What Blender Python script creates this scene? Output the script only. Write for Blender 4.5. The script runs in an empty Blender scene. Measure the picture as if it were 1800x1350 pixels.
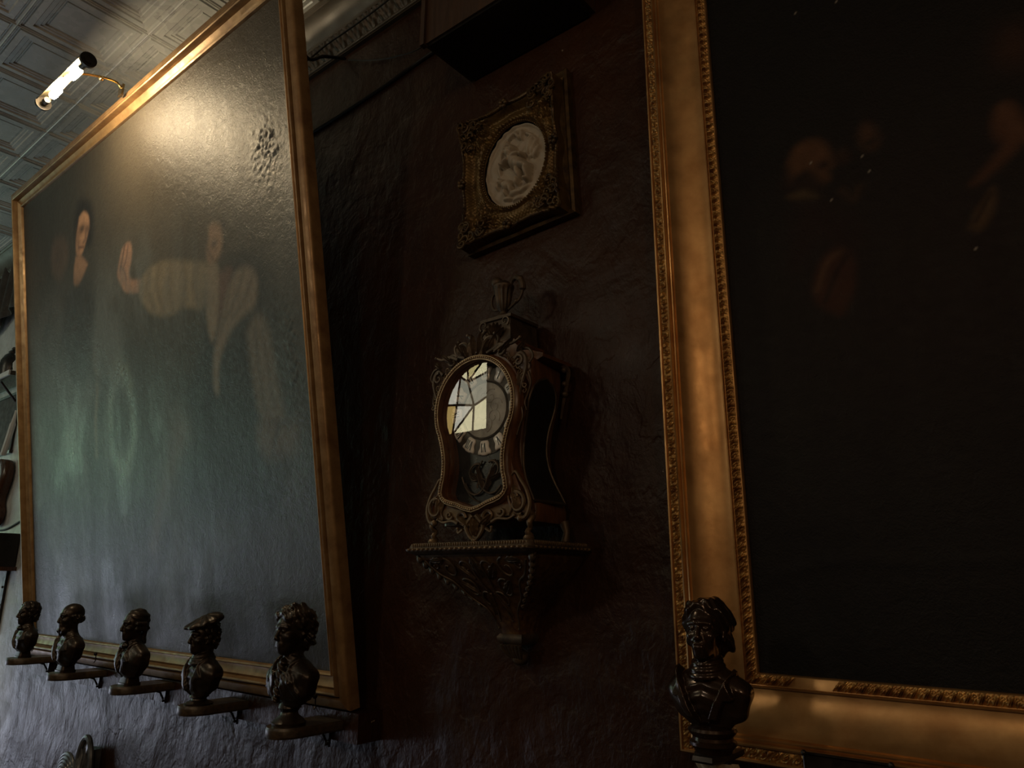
import bpy, bmesh, math, random
import numpy as np
from mathutils import Vector, Matrix

# ---------------------------------------------------------------- camera, world, lights
SC = bpy.context.scene
COL = SC.collection
CAMZ = 1.5
yaw, pitch, roll = (math.radians(a) for a in (39.0, 15.1, 0.25))
fwd = Vector((-math.cos(pitch) * math.sin(yaw), math.cos(pitch) * math.cos(yaw), math.sin(pitch)))
r0 = Vector((math.cos(yaw), math.sin(yaw), 0))
u0 = r0.cross(fwd)
rt = r0 * math.cos(roll) + u0 * math.sin(roll)
up = rt.cross(fwd)
cam = bpy.data.cameras.new('camera')
cam.sensor_width = 36.0
cam.lens = 36.0 * 1272.0 / 1800.0
cam.clip_start = 0.02
cam_ob = bpy.data.objects.new('camera', cam)
COL.objects.link(cam_ob)
cam_ob.matrix_world = Matrix(((rt.x, up.x, -fwd.x, 0.0), (rt.y, up.y, -fwd.y, -1.24), (rt.z, up.z, -fwd.z, CAMZ), (0, 0, 0, 1)))
SC.camera = cam_ob

SC.view_settings.view_transform = 'Standard'
SC.view_settings.look = 'None'
SC.view_settings.gamma = 1.0
SC.view_settings.use_curve_mapping = False
SC.view_settings.exposure = 0.0

world = bpy.data.worlds.new('world')
SC.world = world
world.use_nodes = True
world.node_tree.nodes['Background'].inputs[0].default_value = (0.35, 0.42, 0.5, 1)
world.node_tree.nodes['Background'].inputs[1].default_value = 0.02

WINDOW_STRENGTH = 3.2
STAINED_STRENGTH = 9.0
BULB_STRENGTH = 500.0
def lamp(name, loc, energy, color, radius):
    l = bpy.data.lights.new(name, 'POINT')
    l.energy, l.color, l.shadow_soft_size = energy, color, radius
    o = bpy.data.objects.new(name, l)
    o.location = loc
    COL.objects.link(o)
lamp('room_pendant_light', (1.9, -3.0, 2.75), 27.0, (1.0, 0.70, 0.42), 0.16)
lamp('dial_fill_light', (-1.7, -2.95, 2.7), 15.0, (1.0, 0.84, 0.64), 0.09)  # added fill without a fitting, brightens the clock dial
lamp('bar_pendant_light', (0.25, -3.05, 2.7), 15.0, (1.0, 0.70, 0.42), 0.12)

# ---------------------------------------------------------------- helpers
def link_mesh(name, verts, faces, mat=None, parent=None, smooth=False):
    me = bpy.data.meshes.new(name)
    me.from_pydata([tuple(v) for v in verts], [], [tuple(f) for f in faces])
    me.update()
    if smooth:
        me.polygons.foreach_set('use_smooth', [True] * len(me.polygons))
    o = bpy.data.objects.new(name, me)
    COL.objects.link(o)
    if mat is not None:
        me.materials.append(mat)
    if parent is not None:
        o.parent = parent
    return o

class MB:
    """collects shapes of one part"""
    def __init__(s):
        s.v, s.f = [], []
    def add(s, v, f):
        b = len(s.v)
        s.v += [tuple(map(float, p)) for p in v]
        s.f += [tuple(i + b for i in q) for q in f]
        return s
    def box(s, a, b):
        x0, y0, z0 = a; x1, y1, z1 = b
        return s.add([(x0, y0, z0), (x1, y0, z0), (x1, y1, z0), (x0, y1, z0), (x0, y0, z1), (x1, y0, z1), (x1, y1, z1), (x0, y1, z1)],
                     [(0, 3, 2, 1), (4, 5, 6, 7), (0, 1, 5, 4), (1, 2, 6, 5), (2, 3, 7, 6), (3, 0, 4, 7)])
    def tube(s, pts, rad, n=8, caps=True):
        pts = [Vector(p) for p in pts]
        m = len(pts)
        rads = rad if hasattr(rad, '__len__') else [rad] * m
        ref = Vector((0, 0, 1))
        t0 = (pts[1] - pts[0]).normalized()
        if abs(t0.dot(ref)) > 0.9:
            ref = Vector((0, 1, 0))
        nrm = (ref - t0 * ref.dot(t0)).normalized()
        vs, fs = [], []
        for i in range(m):
            t = (pts[min(i + 1, m - 1)] - pts[max(i - 1, 0)])
            t = t.normalized() if t.length > 1e-9 else t0
            nrm = (nrm - t * nrm.dot(t))
            nrm = nrm.normalized() if nrm.length > 1e-6 else t.orthogonal().normalized()
            bn = t.cross(nrm)
            for k in range(n):
                a = 2 * math.pi * k / n
                vs.append(pts[i] + (nrm * math.cos(a) + bn * math.sin(a)) * rads[i])
        for i in range(m - 1):
            for k in range(n):
                k2 = (k + 1) % n
                fs.append((i * n + k, i * n + k2, (i + 1) * n + k2, (i + 1) * n + k))
        if caps:
            fs.append(tuple(range(n - 1, -1, -1)))
            fs.append(tuple((m - 1) * n + k for k in range(n)))
        return s.add(vs, fs)
    def ball(s, c, r, nu=10, nv=6, sc=(1, 1, 1)):
        vs, fs = [(c[0], c[1], c[2] - r * sc[2])], []
        for j in range(1, nv):
            p = -math.pi / 2 + math.pi * j / nv
            for i in range(nu):
                a = 2 * math.pi * i / nu
                vs.append((c[0] + r * sc[0] * math.cos(p) * math.cos(a), c[1] + r * sc[1] * math.cos(p) * math.sin(a), c[2] + r * sc[2] * math.sin(p)))
        vs.append((c[0], c[1], c[2] + r * sc[2]))
        top = len(vs) - 1
        for i in range(nu):
            i2 = (i + 1) % nu
            fs.append((0, 1 + i2, 1 + i))
            fs.append((top, top - nu + i, top - nu + i2))
            for j in range(nv - 2):
                fs.append((1 + j * nu + i, 1 + j * nu + i2, 1 + (j + 1) * nu + i2, 1 + (j + 1) * nu + i))
        return s.add(vs, fs)
    def lathe(s, prof, c=(0, 0, 0), n=32, flute=None, sx=1.0, sy=1.0):
        vs, fs = [], []
        m = len(prof)
        for j, (r, z) in enumerate(prof):
            for i in range(n):
                a = 2 * math.pi * i / n
                rr = r * (1 + (flute(a, j) if flute else 0))
                vs.append((c[0] + sx * rr * math.cos(a), c[1] + sy * rr * math.sin(a), c[2] + z))
        for j in range(m - 1):
            for i in range(n):
                i2 = (i + 1) % n
                fs.append((j * n + i, j * n + i2, (j + 1) * n + i2, (j + 1) * n + i))
        fs.append(tuple(range(n - 1, -1, -1)))
        fs.append(tuple((m - 1) * n + k for k in range(n)))
        return s.add(vs, fs)
    def grid(s, nu, nv, fn, wrap_u=False):
        vs, fs = [], []
        for j in range(nv):
            for i in range(nu):
                vs.append(fn(i / (nu if wrap_u else nu - 1), j / (nv - 1)))
        for j in range(nv - 1):
            for i in range(nu if wrap_u else nu - 1):
                i2 = (i + 1) % nu
                fs.append((j * nu + i, j * nu + i2, (j + 1) * nu + i2, (j + 1) * nu + i))
        return s.add(vs, fs)
    def loft(s, rings, caps=True):
        n = len(rings[0])
        vs = [p for r in rings for p in r]
        fs = []
        for j in range(len(rings) - 1):
            for i in range(n):
                i2 = (i + 1) % n
                fs.append((j * n + i, j * n + i2, (j + 1) * n + i2, (j + 1) * n + i))
        if caps:
            fs.append(tuple(range(n - 1, -1, -1)))
            fs.append(tuple((len(rings) - 1) * n + k for k in range(n)))
        return s.add(vs, fs)
    def prism(s, poly, y0, y1):
        """polygon in x,z extruded along y"""
        n = len(poly)
        vs = [(p[0], y0, p[1]) for p in poly] + [(p[0], y1, p[1]) for p in poly]
        fs = [tuple(range(n)), tuple(range(2 * n - 1, n - 1, -1))]
        for i in range(n):
            i2 = (i + 1) % n
            fs.append((i2, i, n + i, n + i2))
        return s.add(vs, fs)
    def build(s, name, mat, parent=None, smooth=True, angle=40):
        o = link_mesh(name, s.v, s.f, mat, parent, False)
        bm = bmesh.new()
        bm.from_mesh(o.data)
        bmesh.ops.recalc_face_normals(bm, faces=bm.faces)
        if smooth:
            lim = math.radians(angle)
            for f in bm.faces:
                f.smooth = True
            for e in bm.edges:
                if len(e.link_faces) == 2 and e.calc_face_angle(0) > lim:
                    e.smooth = False
        bm.to_mesh(o.data)
        bm.free()
        return o

def spline(pts, n=8):
    """catmull-rom through points of any dimension"""
    P = [np.array(p, float) for p in pts]
    P = [2 * P[0] - P[1]] + P + [2 * P[-1] - P[-2]]
    out = []
    for i in range(1, len(P) - 2):
        for k in range(n):
            t = k / n
            a, b, c, d = P[i - 1], P[i], P[i + 1], P[i + 2]
            out.append(0.5 * ((2 * b) + (-a + c) * t + (2 * a - 5 * b + 4 * c - d) * t * t + (-a + 3 * b - 3 * c + d) * t ** 3))
    out.append(P[-2])
    return [tuple(p) for p in out]

def tag(o, label, cat, group=None):
    o['label'], o['category'] = label, cat
    if group:
        o['group'] = group
    return o

def thing(name, label, cat, loc=(0, 0, 0), rot=(0, 0, 0), group=None):
    o = bpy.data.objects.new(name, None)
    o.empty_display_size = 0.05
    COL.objects.link(o)
    o.location, o.rotation_euler = loc, rot
    return tag(o, label, cat, group)

def structure(o):
    o['kind'] = 'structure'
    return o

# ---------------------------------------------------------------- materials
def new_mat(name):
    m = bpy.data.materials.new(name)
    m.use_nodes = True
    nt = m.node_tree
    return m, nt, nt.nodes['Principled BSDF']

def nd(nt, kind, **kw):
    n = nt.nodes.new(kind)
    for k, v in kw.items():
        setattr(n, k, v)
    return n

def noise(nt, scale, detail=4.0, rough=0.55, coord='Object', stretch=None, dist=0.0):
    tc = nd(nt, 'ShaderNodeTexCoord')
    src = tc.outputs[coord]
    if stretch:
        mp = nd(nt, 'ShaderNodeMapping')
        mp.inputs['Scale'].default_value = stretch
        nt.links.new(src, mp.inputs['Vector'])
        src = mp.outputs['Vector']
    n = nd(nt, 'ShaderNodeTexNoise')
    n.inputs['Scale'].default_value = scale
    n.inputs['Detail'].default_value = detail
    n.inputs['Roughness'].default_value = rough
    n.inputs['Distortion'].default_value = dist
    nt.links.new(src, n.inputs['Vector'])
    return n.outputs['Fac']

def ramp(nt, fac, stops):
    r = nd(nt, 'ShaderNodeValToRGB')
    e = r.color_ramp.elements
    while len(e) < len(stops):
        e.new(0.5)
    for el, (p, c) in zip(e, stops):
        el.position = p
        el.color = (c[0], c[1], c[2], 1) if hasattr(c, '__len__') else (c, c, c, 1)
    nt.links.new(fac, r.inputs['Fac'])
    return r.outputs['Color']

def bump(nt, bsdf, layers):
    prev = None
    for h, strength, dist in layers:
        b = nd(nt, 'ShaderNodeBump')
        b.inputs['Strength'].default_value = strength
        b.inputs['Distance'].default_value = dist
        nt.links.new(h, b.inputs['Height'])
        if prev is not None:
            nt.links.new(prev, b.inputs['Normal'])
        prev = b.outputs['Normal']
    nt.links.new(prev, bsdf.inputs['Normal'])

def simple(name, c1, c2, metal=0.0, rough=(0.3, 0.5), scale=30, bscale=80, bst=0.25, bdist=0.002, stretch=None, spec=0.5):
    m, nt, b = new_mat(name)
    f = noise(nt, scale, 5, 0.6, stretch=stretch)
    nt.links.new(ramp(nt, f, [(0.3, c1), (0.7, c2)]), b.inputs['Base Color'])
    nt.links.new(ramp(nt, noise(nt, scale * 1.7, 3, 0.5, stretch=stretch), [(0.3, rough[0]), (0.7, rough[1])]), b.inputs['Roughness'])
    b.inputs['Metallic'].default_value = metal
    b.inputs['Specular IOR Level'].default_value = spec
    if bst > 0:
        bump(nt, b, [(noise(nt, bscale, 4, 0.6, stretch=stretch), bst, bdist)])
    return m

M = {}
M['gold'] = simple('antique_gold', (0.38, 0.20, 0.075), (0.60, 0.36, 0.15), 0.85, (0.34, 0.48), 14, 120, 0.12, 0.001)
M['gold_worn'] = simple('worn_gold', (0.20, 0.09, 0.03), (0.55, 0.33, 0.11), 0.75, (0.32, 0.55), 60, 200, 0.3, 0.001)
M['gold_pale'] = simple('pale_gilt_wood', (0.20, 0.108, 0.044), (0.36, 0.225, 0.10), 0.4, (0.3, 0.5), 22, 150, 0.2, 0.001)
M['bronze'] = simple('dark_bronze', (0.013, 0.009, 0.006), (0.040, 0.025, 0.015), 0.45, (0.26, 0.42), 25, 140, 0.25, 0.0012)
M['bronze_gloss'] = simple('glossy_brown_bronze', (0.020, 0.011, 0.007), (0.048, 0.026, 0.014), 0.45, (0.12, 0.24), 22, 110, 0.15, 0.001)
M['ebony'] = simple('black_lacquer', (0.006, 0.006, 0.005), (0.014, 0.012, 0.010), 0.0, (0.25, 0.4), 30, 90, 0.1, 0.001)
M['clock_wood'] = simple('reddish_veneer', (0.055, 0.022, 0.009), (0.14, 0.058, 0.02), 0.0, (0.25, 0.45), 18, 120, 0.2, 0.001, stretch=(6, 6, 1))
M['ormolu'] = simple('tarnished_ormolu', (0.085, 0.056, 0.030), (0.20, 0.135, 0.075), 0.55, (0.42, 0.62), 40, 260, 0.25, 0.0008)
M['ormolu_dark'] = simple('dark_ormolu', (0.038, 0.027, 0.018), (0.11, 0.075, 0.046), 0.5, (0.42, 0.62), 40, 260, 0.25, 0.0008)
M['boulle'] = simple('brass_and_tortoiseshell', (0.045, 0.012, 0.010), (0.17, 0.10, 0.04), 0.35, (0.3, 0.5), 70, 120, 0.1, 0.001)
M['dial_ring'] = simple('dark_dial_plate', (0.025, 0.02, 0.014), (0.07, 0.055, 0.04), 0.4, (0.35, 0.5), 45, 90, 0.3, 0.001)
M['bead_brass'] = simple('rubbed_bead_brass', (0.20, 0.14, 0.08), (0.40, 0.29, 0.17), 0.6, (0.3, 0.45), 60, 200, 0.2, 0.0006)
M['enamel'] = simple('white_enamel', (0.74, 0.71, 0.64), (0.86, 0.83, 0.76), 0.0, (0.08, 0.16), 20, 60, 0.05, 0.001)
M['dial'] = simple('veiled_dial_metal', (0.22, 0.21, 0.18), (0.50, 0.48, 0.42), 0.05, (0.4, 0.6), 38, 90, 0.3, 0.001)  # pale grey stands in for the veil reflected by the clock glass
M['marble'] = simple('ivory_plaster', (0.33, 0.28, 0.215), (0.42, 0.36, 0.275), 0.0, (0.4, 0.6), 25, 120, 0.1, 0.001)
M['dark_frame'] = simple('dark_carved_frame', (0.03, 0.017, 0.009), (0.14, 0.085, 0.03), 0.45, (0.3, 0.5), 45, 220, 0.3, 0.001)
M['ochre_gilt'] = simple('ochre_gilt', (0.075, 0.043, 0.014), (0.18, 0.11, 0.034), 0.5, (0.35, 0.5), 30, 200, 0.2, 0.001)
M['box_wood'] = simple('brown_box_board', (0.028, 0.013, 0.006), (0.065, 0.031, 0.013), 0.0, (0.4, 0.6), 8, 70, 0.2, 0.001, stretch=(8, 8, 0.6))
M['brass'] = simple('polished_brass', (0.45, 0.30, 0.12), (0.6, 0.42, 0.18), 1.0, (0.18, 0.3), 30, 90, 0.05, 0.0005)
M['lamp_brass'] = simple('dull_lamp_brass', (0.10, 0.085, 0.05), (0.19, 0.16, 0.09), 0.7, (0.3, 0.45), 30, 90, 0.05, 0.0005)
M['dark_metal'] = simple('dark_metal', (0.012, 0.010, 0.009), (0.04, 0.032, 0.026), 0.5, (0.3, 0.5), 40, 120, 0.2, 0.0008)
M['cable'] = simple('black_cable', (0.008, 0.007, 0.006), (0.016, 0.014, 0.012), 0.0, (0.4, 0.6), 40, 120, 0.1, 0.0008)
M['plinth_wood'] = simple('dark_plinth_wood', (0.028, 0.020, 0.012), (0.075, 0.052, 0.030), 0.1, (0.28, 0.42), 12, 90, 0.15, 0.001, stretch=(2, 9, 9))
M['grey_resin'] = simple('blue_grey_carving', (0.05, 0.055, 0.06), (0.16, 0.17, 0.18), 0.2, (0.25, 0.4), 30, 140, 0.2, 0.001)
M['pale_paint'] = simple('pale_paint', (0.5, 0.5, 0.5), (0.66, 0.66, 0.64), 0.0, (0.35, 0.5), 12, 90, 0.2, 0.001)
M['violin_wood'] = simple('brown_varnished_wood', (0.035, 0.014, 0.007), (0.08, 0.032, 0.013), 0.0, (0.2, 0.35), 10, 60, 0.1, 0.001, stretch=(8, 8, 1))
M['drape'] = simple('dark_brown_cloth', (0.018, 0.013, 0.010), (0.045, 0.032, 0.025), 0.0, (0.7, 0.9), 25, 160, 0.4, 0.002)
M['floor'] = simple('dark_floor_boards', (0.03, 0.018, 0.010), (0.07, 0.042, 0.022), 0.0, (0.35, 0.55), 4, 30, 0.2, 0.002, stretch=(0.6, 6, 1))
M['room_wall'] = simple('brown_room_paint', (0.06, 0.035, 0.022), (0.09, 0.05, 0.032), 0.0, (0.5, 0.7), 3, 25, 0.3, 0.003)

def wall_material():
    m, nt, b = new_mat('glossy_trowelled_red_brown_paint')
    big = noise(nt, 1.6, 5, 0.55)
    fine = noise(nt, 14, 6, 0.65)
    mix = nd(nt, 'ShaderNodeMix', data_type='RGBA')
    nt.links.new(noise(nt, 5, 5, 0.6), mix.inputs['Factor'])
    nt.links.new(ramp(nt, big, [(0.35, (0.018, 0.008, 0.0035)), (0.65, (0.045, 0.0165, 0.006))]), mix.inputs['A'])
    nt.links.new(ramp(nt, fine, [(0.3, (0.020, 0.009, 0.0045)), (0.7, (0.045, 0.0185, 0.0075))]), mix.inputs['B'])
    # chipped spots where the plaster shows
    chips = nd(nt, 'ShaderNodeMix', data_type='RGBA')
    cf = nd(nt, 'ShaderNodeMath', operation='MULTIPLY')
    nt.links.new(ramp(nt, noise(nt, 42, 3, 0.6), [(0.735, 0.0), (0.75, 1.0)]), cf.inputs[0])
    nt.links.new(ramp(nt, noise(nt, 2.3, 2, 0.5), [(0.5, 0.0), (0.56, 1.0)]), cf.inputs[1])
    nt.links.new(cf.outputs[0], chips.inputs['Factor'])
    # window sheen on the wall beyond the leaning painting, put in as pale grey
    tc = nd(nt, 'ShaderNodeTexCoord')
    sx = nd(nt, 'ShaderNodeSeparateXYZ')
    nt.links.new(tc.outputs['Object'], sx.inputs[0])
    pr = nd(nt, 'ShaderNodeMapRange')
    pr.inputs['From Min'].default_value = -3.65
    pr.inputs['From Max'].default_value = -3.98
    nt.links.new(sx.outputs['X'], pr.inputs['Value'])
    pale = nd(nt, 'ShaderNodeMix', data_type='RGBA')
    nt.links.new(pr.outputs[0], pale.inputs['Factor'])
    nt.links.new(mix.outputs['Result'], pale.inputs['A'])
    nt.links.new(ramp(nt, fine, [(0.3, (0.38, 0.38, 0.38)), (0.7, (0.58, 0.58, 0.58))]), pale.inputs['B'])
    nt.links.new(pale.outputs['Result'], chips.inputs['A'])
    chips.inputs['B'].default_value = (0.35, 0.30, 0.24, 1)
    nt.links.new(chips.outputs['Result'], b.inputs['Base Color'])
    nt.links.new(ramp(nt, noise(nt, 9, 5, 0.6), [(0.3, 0.28), (0.7, 0.5)]), b.inputs['Roughness'])
    b.inputs['Specular IOR Level'].default_value = 0.22
    bump(nt, b, [(noise(nt, 5, 4, 0.5, dist=0.6), 0.5, 0.03),
                 (noise(nt, 16, 7, 0.62, stretch=(1, 1, 0.6), dist=0.25), 0.55, 0.014),
                 (ramp(nt, noise(nt, 9, 4, 0.5, dist=0.3), [(0.47, 0.0), (0.50, 1.0)]), 0.22, 0.004),
                 (noise(nt, 75, 5, 0.65), 0.3, 0.004)])
    return m
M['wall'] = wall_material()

def ceiling_material():
    m, nt, b = new_mat('grey_painted_pressed_tin')
    nt.links.new(ramp(nt, noise(nt, 3, 5, 0.6), [(0.3, (0.34, 0.345, 0.33)), (0.7, (0.47, 0.475, 0.455))]), b.inputs['Base Color'])
    nt.links.new(ramp(nt, noise(nt, 20, 4, 0.5), [(0.3, 0.2), (0.7, 0.36)]), b.inputs['Roughness'])
    bump(nt, b, [(noise(nt, 40, 4, 0.6), 0.2, 0.002)])
    return m
M['tin'] = ceiling_material()
M['cornice'] = simple('grey_brown_painted_cornice', (0.038, 0.029, 0.018), (0.068, 0.052, 0.034), 0.0, (0.35, 0.5), 12, 120, 0.3, 0.002)

def canvas_material(name, rough, streak):
    m, nt, b = new_mat(name)
    at = nd(nt, 'ShaderNodeAttribute')
    at.attribute_name = 'paint'
    mix = nd(nt, 'ShaderNodeMix', data_type='RGBA', blend_type='MULTIPLY')
    mix.inputs['Factor'].default_value = 0.6
    nt.links.new(at.outputs['Color'], mix.inputs['A'])
    nt.links.new(ramp(nt, noise(nt, 55, 4, 0.6), [(0.3, 0.65), (0.7, 1.0)]), mix.inputs['B'])
    nt.links.new(mix.outputs['Result'], b.inputs['Base Color'])
    rr = nd(nt, 'ShaderNodeMath', operation='ADD')
    nt.links.new(ramp(nt, noise(nt, 6, 6, 0.65, stretch=(2.2, 1, 0.45), dist=0.5), [(0.25, rough[0]), (0.75, rough[1])]), rr.inputs[0])
    nt.links.new(ramp(nt, noise(nt, 60, 3, 0.5), [(0.2, 0.0), (0.8, streak)]), rr.inputs[1])
    gl = nd(nt, 'ShaderNodeMath', operation='MULTIPLY_ADD')      # glossier patches of varnish
    gl.inputs[1].default_value = 0.30
    nt.links.new(at.outputs['Alpha'], gl.inputs[0])
    sb = nd(nt, 'ShaderNodeMath', operation='SUBTRACT')
    nt.links.new(rr.outputs[0], sb.inputs[0])
    sb.inputs[1].default_value = 0.30
    nt.links.new(sb.outputs[0], gl.inputs[2])
    nt.links.new(gl.outputs[0], b.inputs['Roughness'])
    b.inputs['Specular IOR Level'].default_value = 0.5
    bump(nt, b, [(noise(nt, 7, 4, 0.5), 0.25, 0.012), (noise(nt, 55, 6, 0.7, dist=0.8), 0.5, 0.004), (noise(nt, 300, 2, 0.5), 0.45, 0.0016)])
    return m
M['canvas'] = canvas_material('varnished_old_canvas', (0.33, 0.47), 0.06)
M['canvas_dark'] = canvas_material('dull_dark_canvas', (0.46, 0.60), 0.05)
M['canvas_dark'].node_tree.nodes['Principled BSDF'].inputs['Specular IOR Level'].default_value = 0.15

def emit_mat(name, color, strength):
    m = bpy.data.materials.new(name)
    m.use_nodes = True
    nt = m.node_tree
    nt.nodes.remove(nt.nodes['Principled BSDF'])
    e = nd(nt, 'ShaderNodeEmission')
    e.inputs['Color'].default_value = (*color, 1)
    e.inputs['Strength'].default_value = strength
    nt.links.new(e.outputs[0], nt.nodes['Material Output'].inputs['Surface'])
    return m, nt, e

def glass_mat():
    m = bpy.data.materials.new('thin_clock_glass')
    m.use_nodes = True
    nt = m.node_tree
    nt.nodes.remove(nt.nodes['Principled BSDF'])
    fr = nd(nt, 'ShaderNodeFresnel')
    fr.inputs['IOR'].default_value = 1.6
    t = nd(nt, 'ShaderNodeBsdfTransparent')
    g = nd(nt, 'ShaderNodeBsdfGlossy')
    g.inputs['Roughness'].default_value = 0.0
    mx = nd(nt, 'ShaderNodeMixShader')
    gm = nd(nt, 'ShaderNodeNewGeometry')
    inv = nd(nt, 'ShaderNodeMath', operation='SUBTRACT')
    inv.inputs[0].default_value = 1.0
    nt.links.new(gm.outputs['Backfacing'], inv.inputs[1])
    mu = nd(nt, 'ShaderNodeMath', operation='MULTIPLY')
    nt.links.new(fr.outputs[0], mu.inputs[0])
    nt.links.new(inv.outputs[0], mu.inputs[1])
    nt.links.new(mu.outputs[0], mx.inputs[0])
    nt.links.new(t.outputs[0], mx.inputs[1])
    nt.links.new(g.outputs[0], mx.inputs[2])
    nt.links.new(mx.outputs[0], nt.nodes['Material Output'].inputs['Surface'])
    return m
M['glass'] = glass_mat()

# ---------------------------------------------------------------- the room
ZC = CAMZ + 1.83                     # ceiling
XL, XR, YB = -6.5, 2.6, -3.3
def plane(name, pts, mat):
    return structure(link_mesh(name, pts, [tuple(range(len(pts)))], M[mat]))

# wall with the pictures: a solid slab
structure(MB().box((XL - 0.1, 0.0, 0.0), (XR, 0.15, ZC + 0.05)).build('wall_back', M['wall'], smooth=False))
structure(MB().box((XL - 0.1, YB, -0.1), (XR, 0.0, 0.0)).build('floor', M['floor'], smooth=False))
structure(MB().box((XR, YB, 0.0), (XR + 0.1, 0.0, ZC)).build('wall_right', M['room_wall'], smooth=False))

# pressed tin ceiling: nested mouldings in every 0.305 m panel
def tin_ceiling():
    P = 0.305
    prof = [(0.0, 0.0), (0.007, 0.0), (0.010, 0.005), (0.014, 0.005), (0.017, 0.0), (0.036, 0.0), (0.039, 0.005), (0.052, 0.005),
            (0.054, 0.008), (0.062, 0.008), (0.066, 0.013), (0.070, 0.013), (0.072, 0.010), (0.076, 0.010)]
    vs, fs = [], []
    x_ref, y_ref = -2.632, -0.392       # a joint of four panels
    nx0 = int(math.floor((XL - x_ref) / P)); nx1 = int(math.ceil((XR - x_ref) / P))
    ny0 = int(math.floor((YB - y_ref) / P)); ny1 = 1
    for i in range(nx0, nx1):
        for j in range(ny0, ny1 + 0):
            x0, y0 = x_ref + i * P, y_ref + j * P
            x1, y1 = x0 + P, y0 + P
            b = len(vs)
            for s, h in prof:
                vs += [(x0 + s, y0 + s, h), (x1 - s, y0 + s, h), (x1 - s, y1 - s, h), (x0 + s, y1 - s, h)]
            for k in range(len(prof) - 1):
                for c in range(4):
                    c2 = (c + 1) % 4
                    fs.append((b + k * 4 + c, b + (k + 1) * 4 + c, b + (k + 1) * 4 + c2, b + k * 4 + c2))
            k = b + (len(prof) - 1) * 4
            fs.append((k, k + 3, k + 2, k + 1))
    # beads that run along the joints
    mb = MB()
    mb.add([(x, y, ZC + z) for x, y, z in vs], fs)
    for i in range(nx0, nx1 + 1):
        x = x_ref + i * P
        mb.tube([(x, YB, ZC), (x, -0.08, ZC)], 0.0032, 6)
    for j in range(ny0, ny1 + 1):
        y = y_ref + j * P
        if y > -0.05:
            continue
        mb.tube([(XL, y, ZC), (XR, y, ZC)], 0.0032, 6)
    mb.box((XL - 0.1, YB, ZC + 0.03), (XR, 0.0, ZC + 0.06))
    return structure(mb.build('ceiling', M['tin'], angle=20))
tin_ceiling()

# cornice between wall and ceiling, with a band of pressed leaves
def cornice():
    mb = MB()
    prof = [(-0.112, 0.0), (-0.112, -0.008), (-0.104, -0.012), (-0.104, -0.018), (-0.092, -0.022), (-0.074, -0.034), (-0.058, -0.052), (-0.048, -0.070), (-0.044, -0.078), (-0.044, -0.084)]
    rings = [[(x, y, ZC + z) for y, z in prof] for x in (XL, XR)]
    mb.grid(2, len(prof), lambda u, v: rings[int(round(u))][int(round(v * (len(prof) - 1)))])
    # leaf band
    n = 1800
    x0, x1 = -5.6, -0.4
    def leaf(u, v):
        x = x0 + (x1 - x0) * u
        p = (x / 0.075) % 1.0
        cx = abs(p - 0.5) * 2
        h = 0.006 * max(0.0, 1 - abs(v - 0.5) * 1.6) * (0.5 + 0.5 * math.cos(cx * math.pi * 3 + v * 5)) + 0.003 * math.cos(cx * 9 - v * 7)
        y = -0.044 + 0.036 * v - h
        return (x, y, ZC - 0.084 - 0.050 * v - h * 0.4)
    mb.grid(n, 9, leaf)
    mb.box((XL, -0.014, ZC - 0.146), (XR, 0.0, ZC - 0.132))
    mb.tube([(XL, -0.014, ZC - 0.137), (XR, -0.014, ZC - 0.137)], 0.006, 8)
    return structure(mb.build('trim_1', M['cornice'], angle=50))
cornice()

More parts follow.
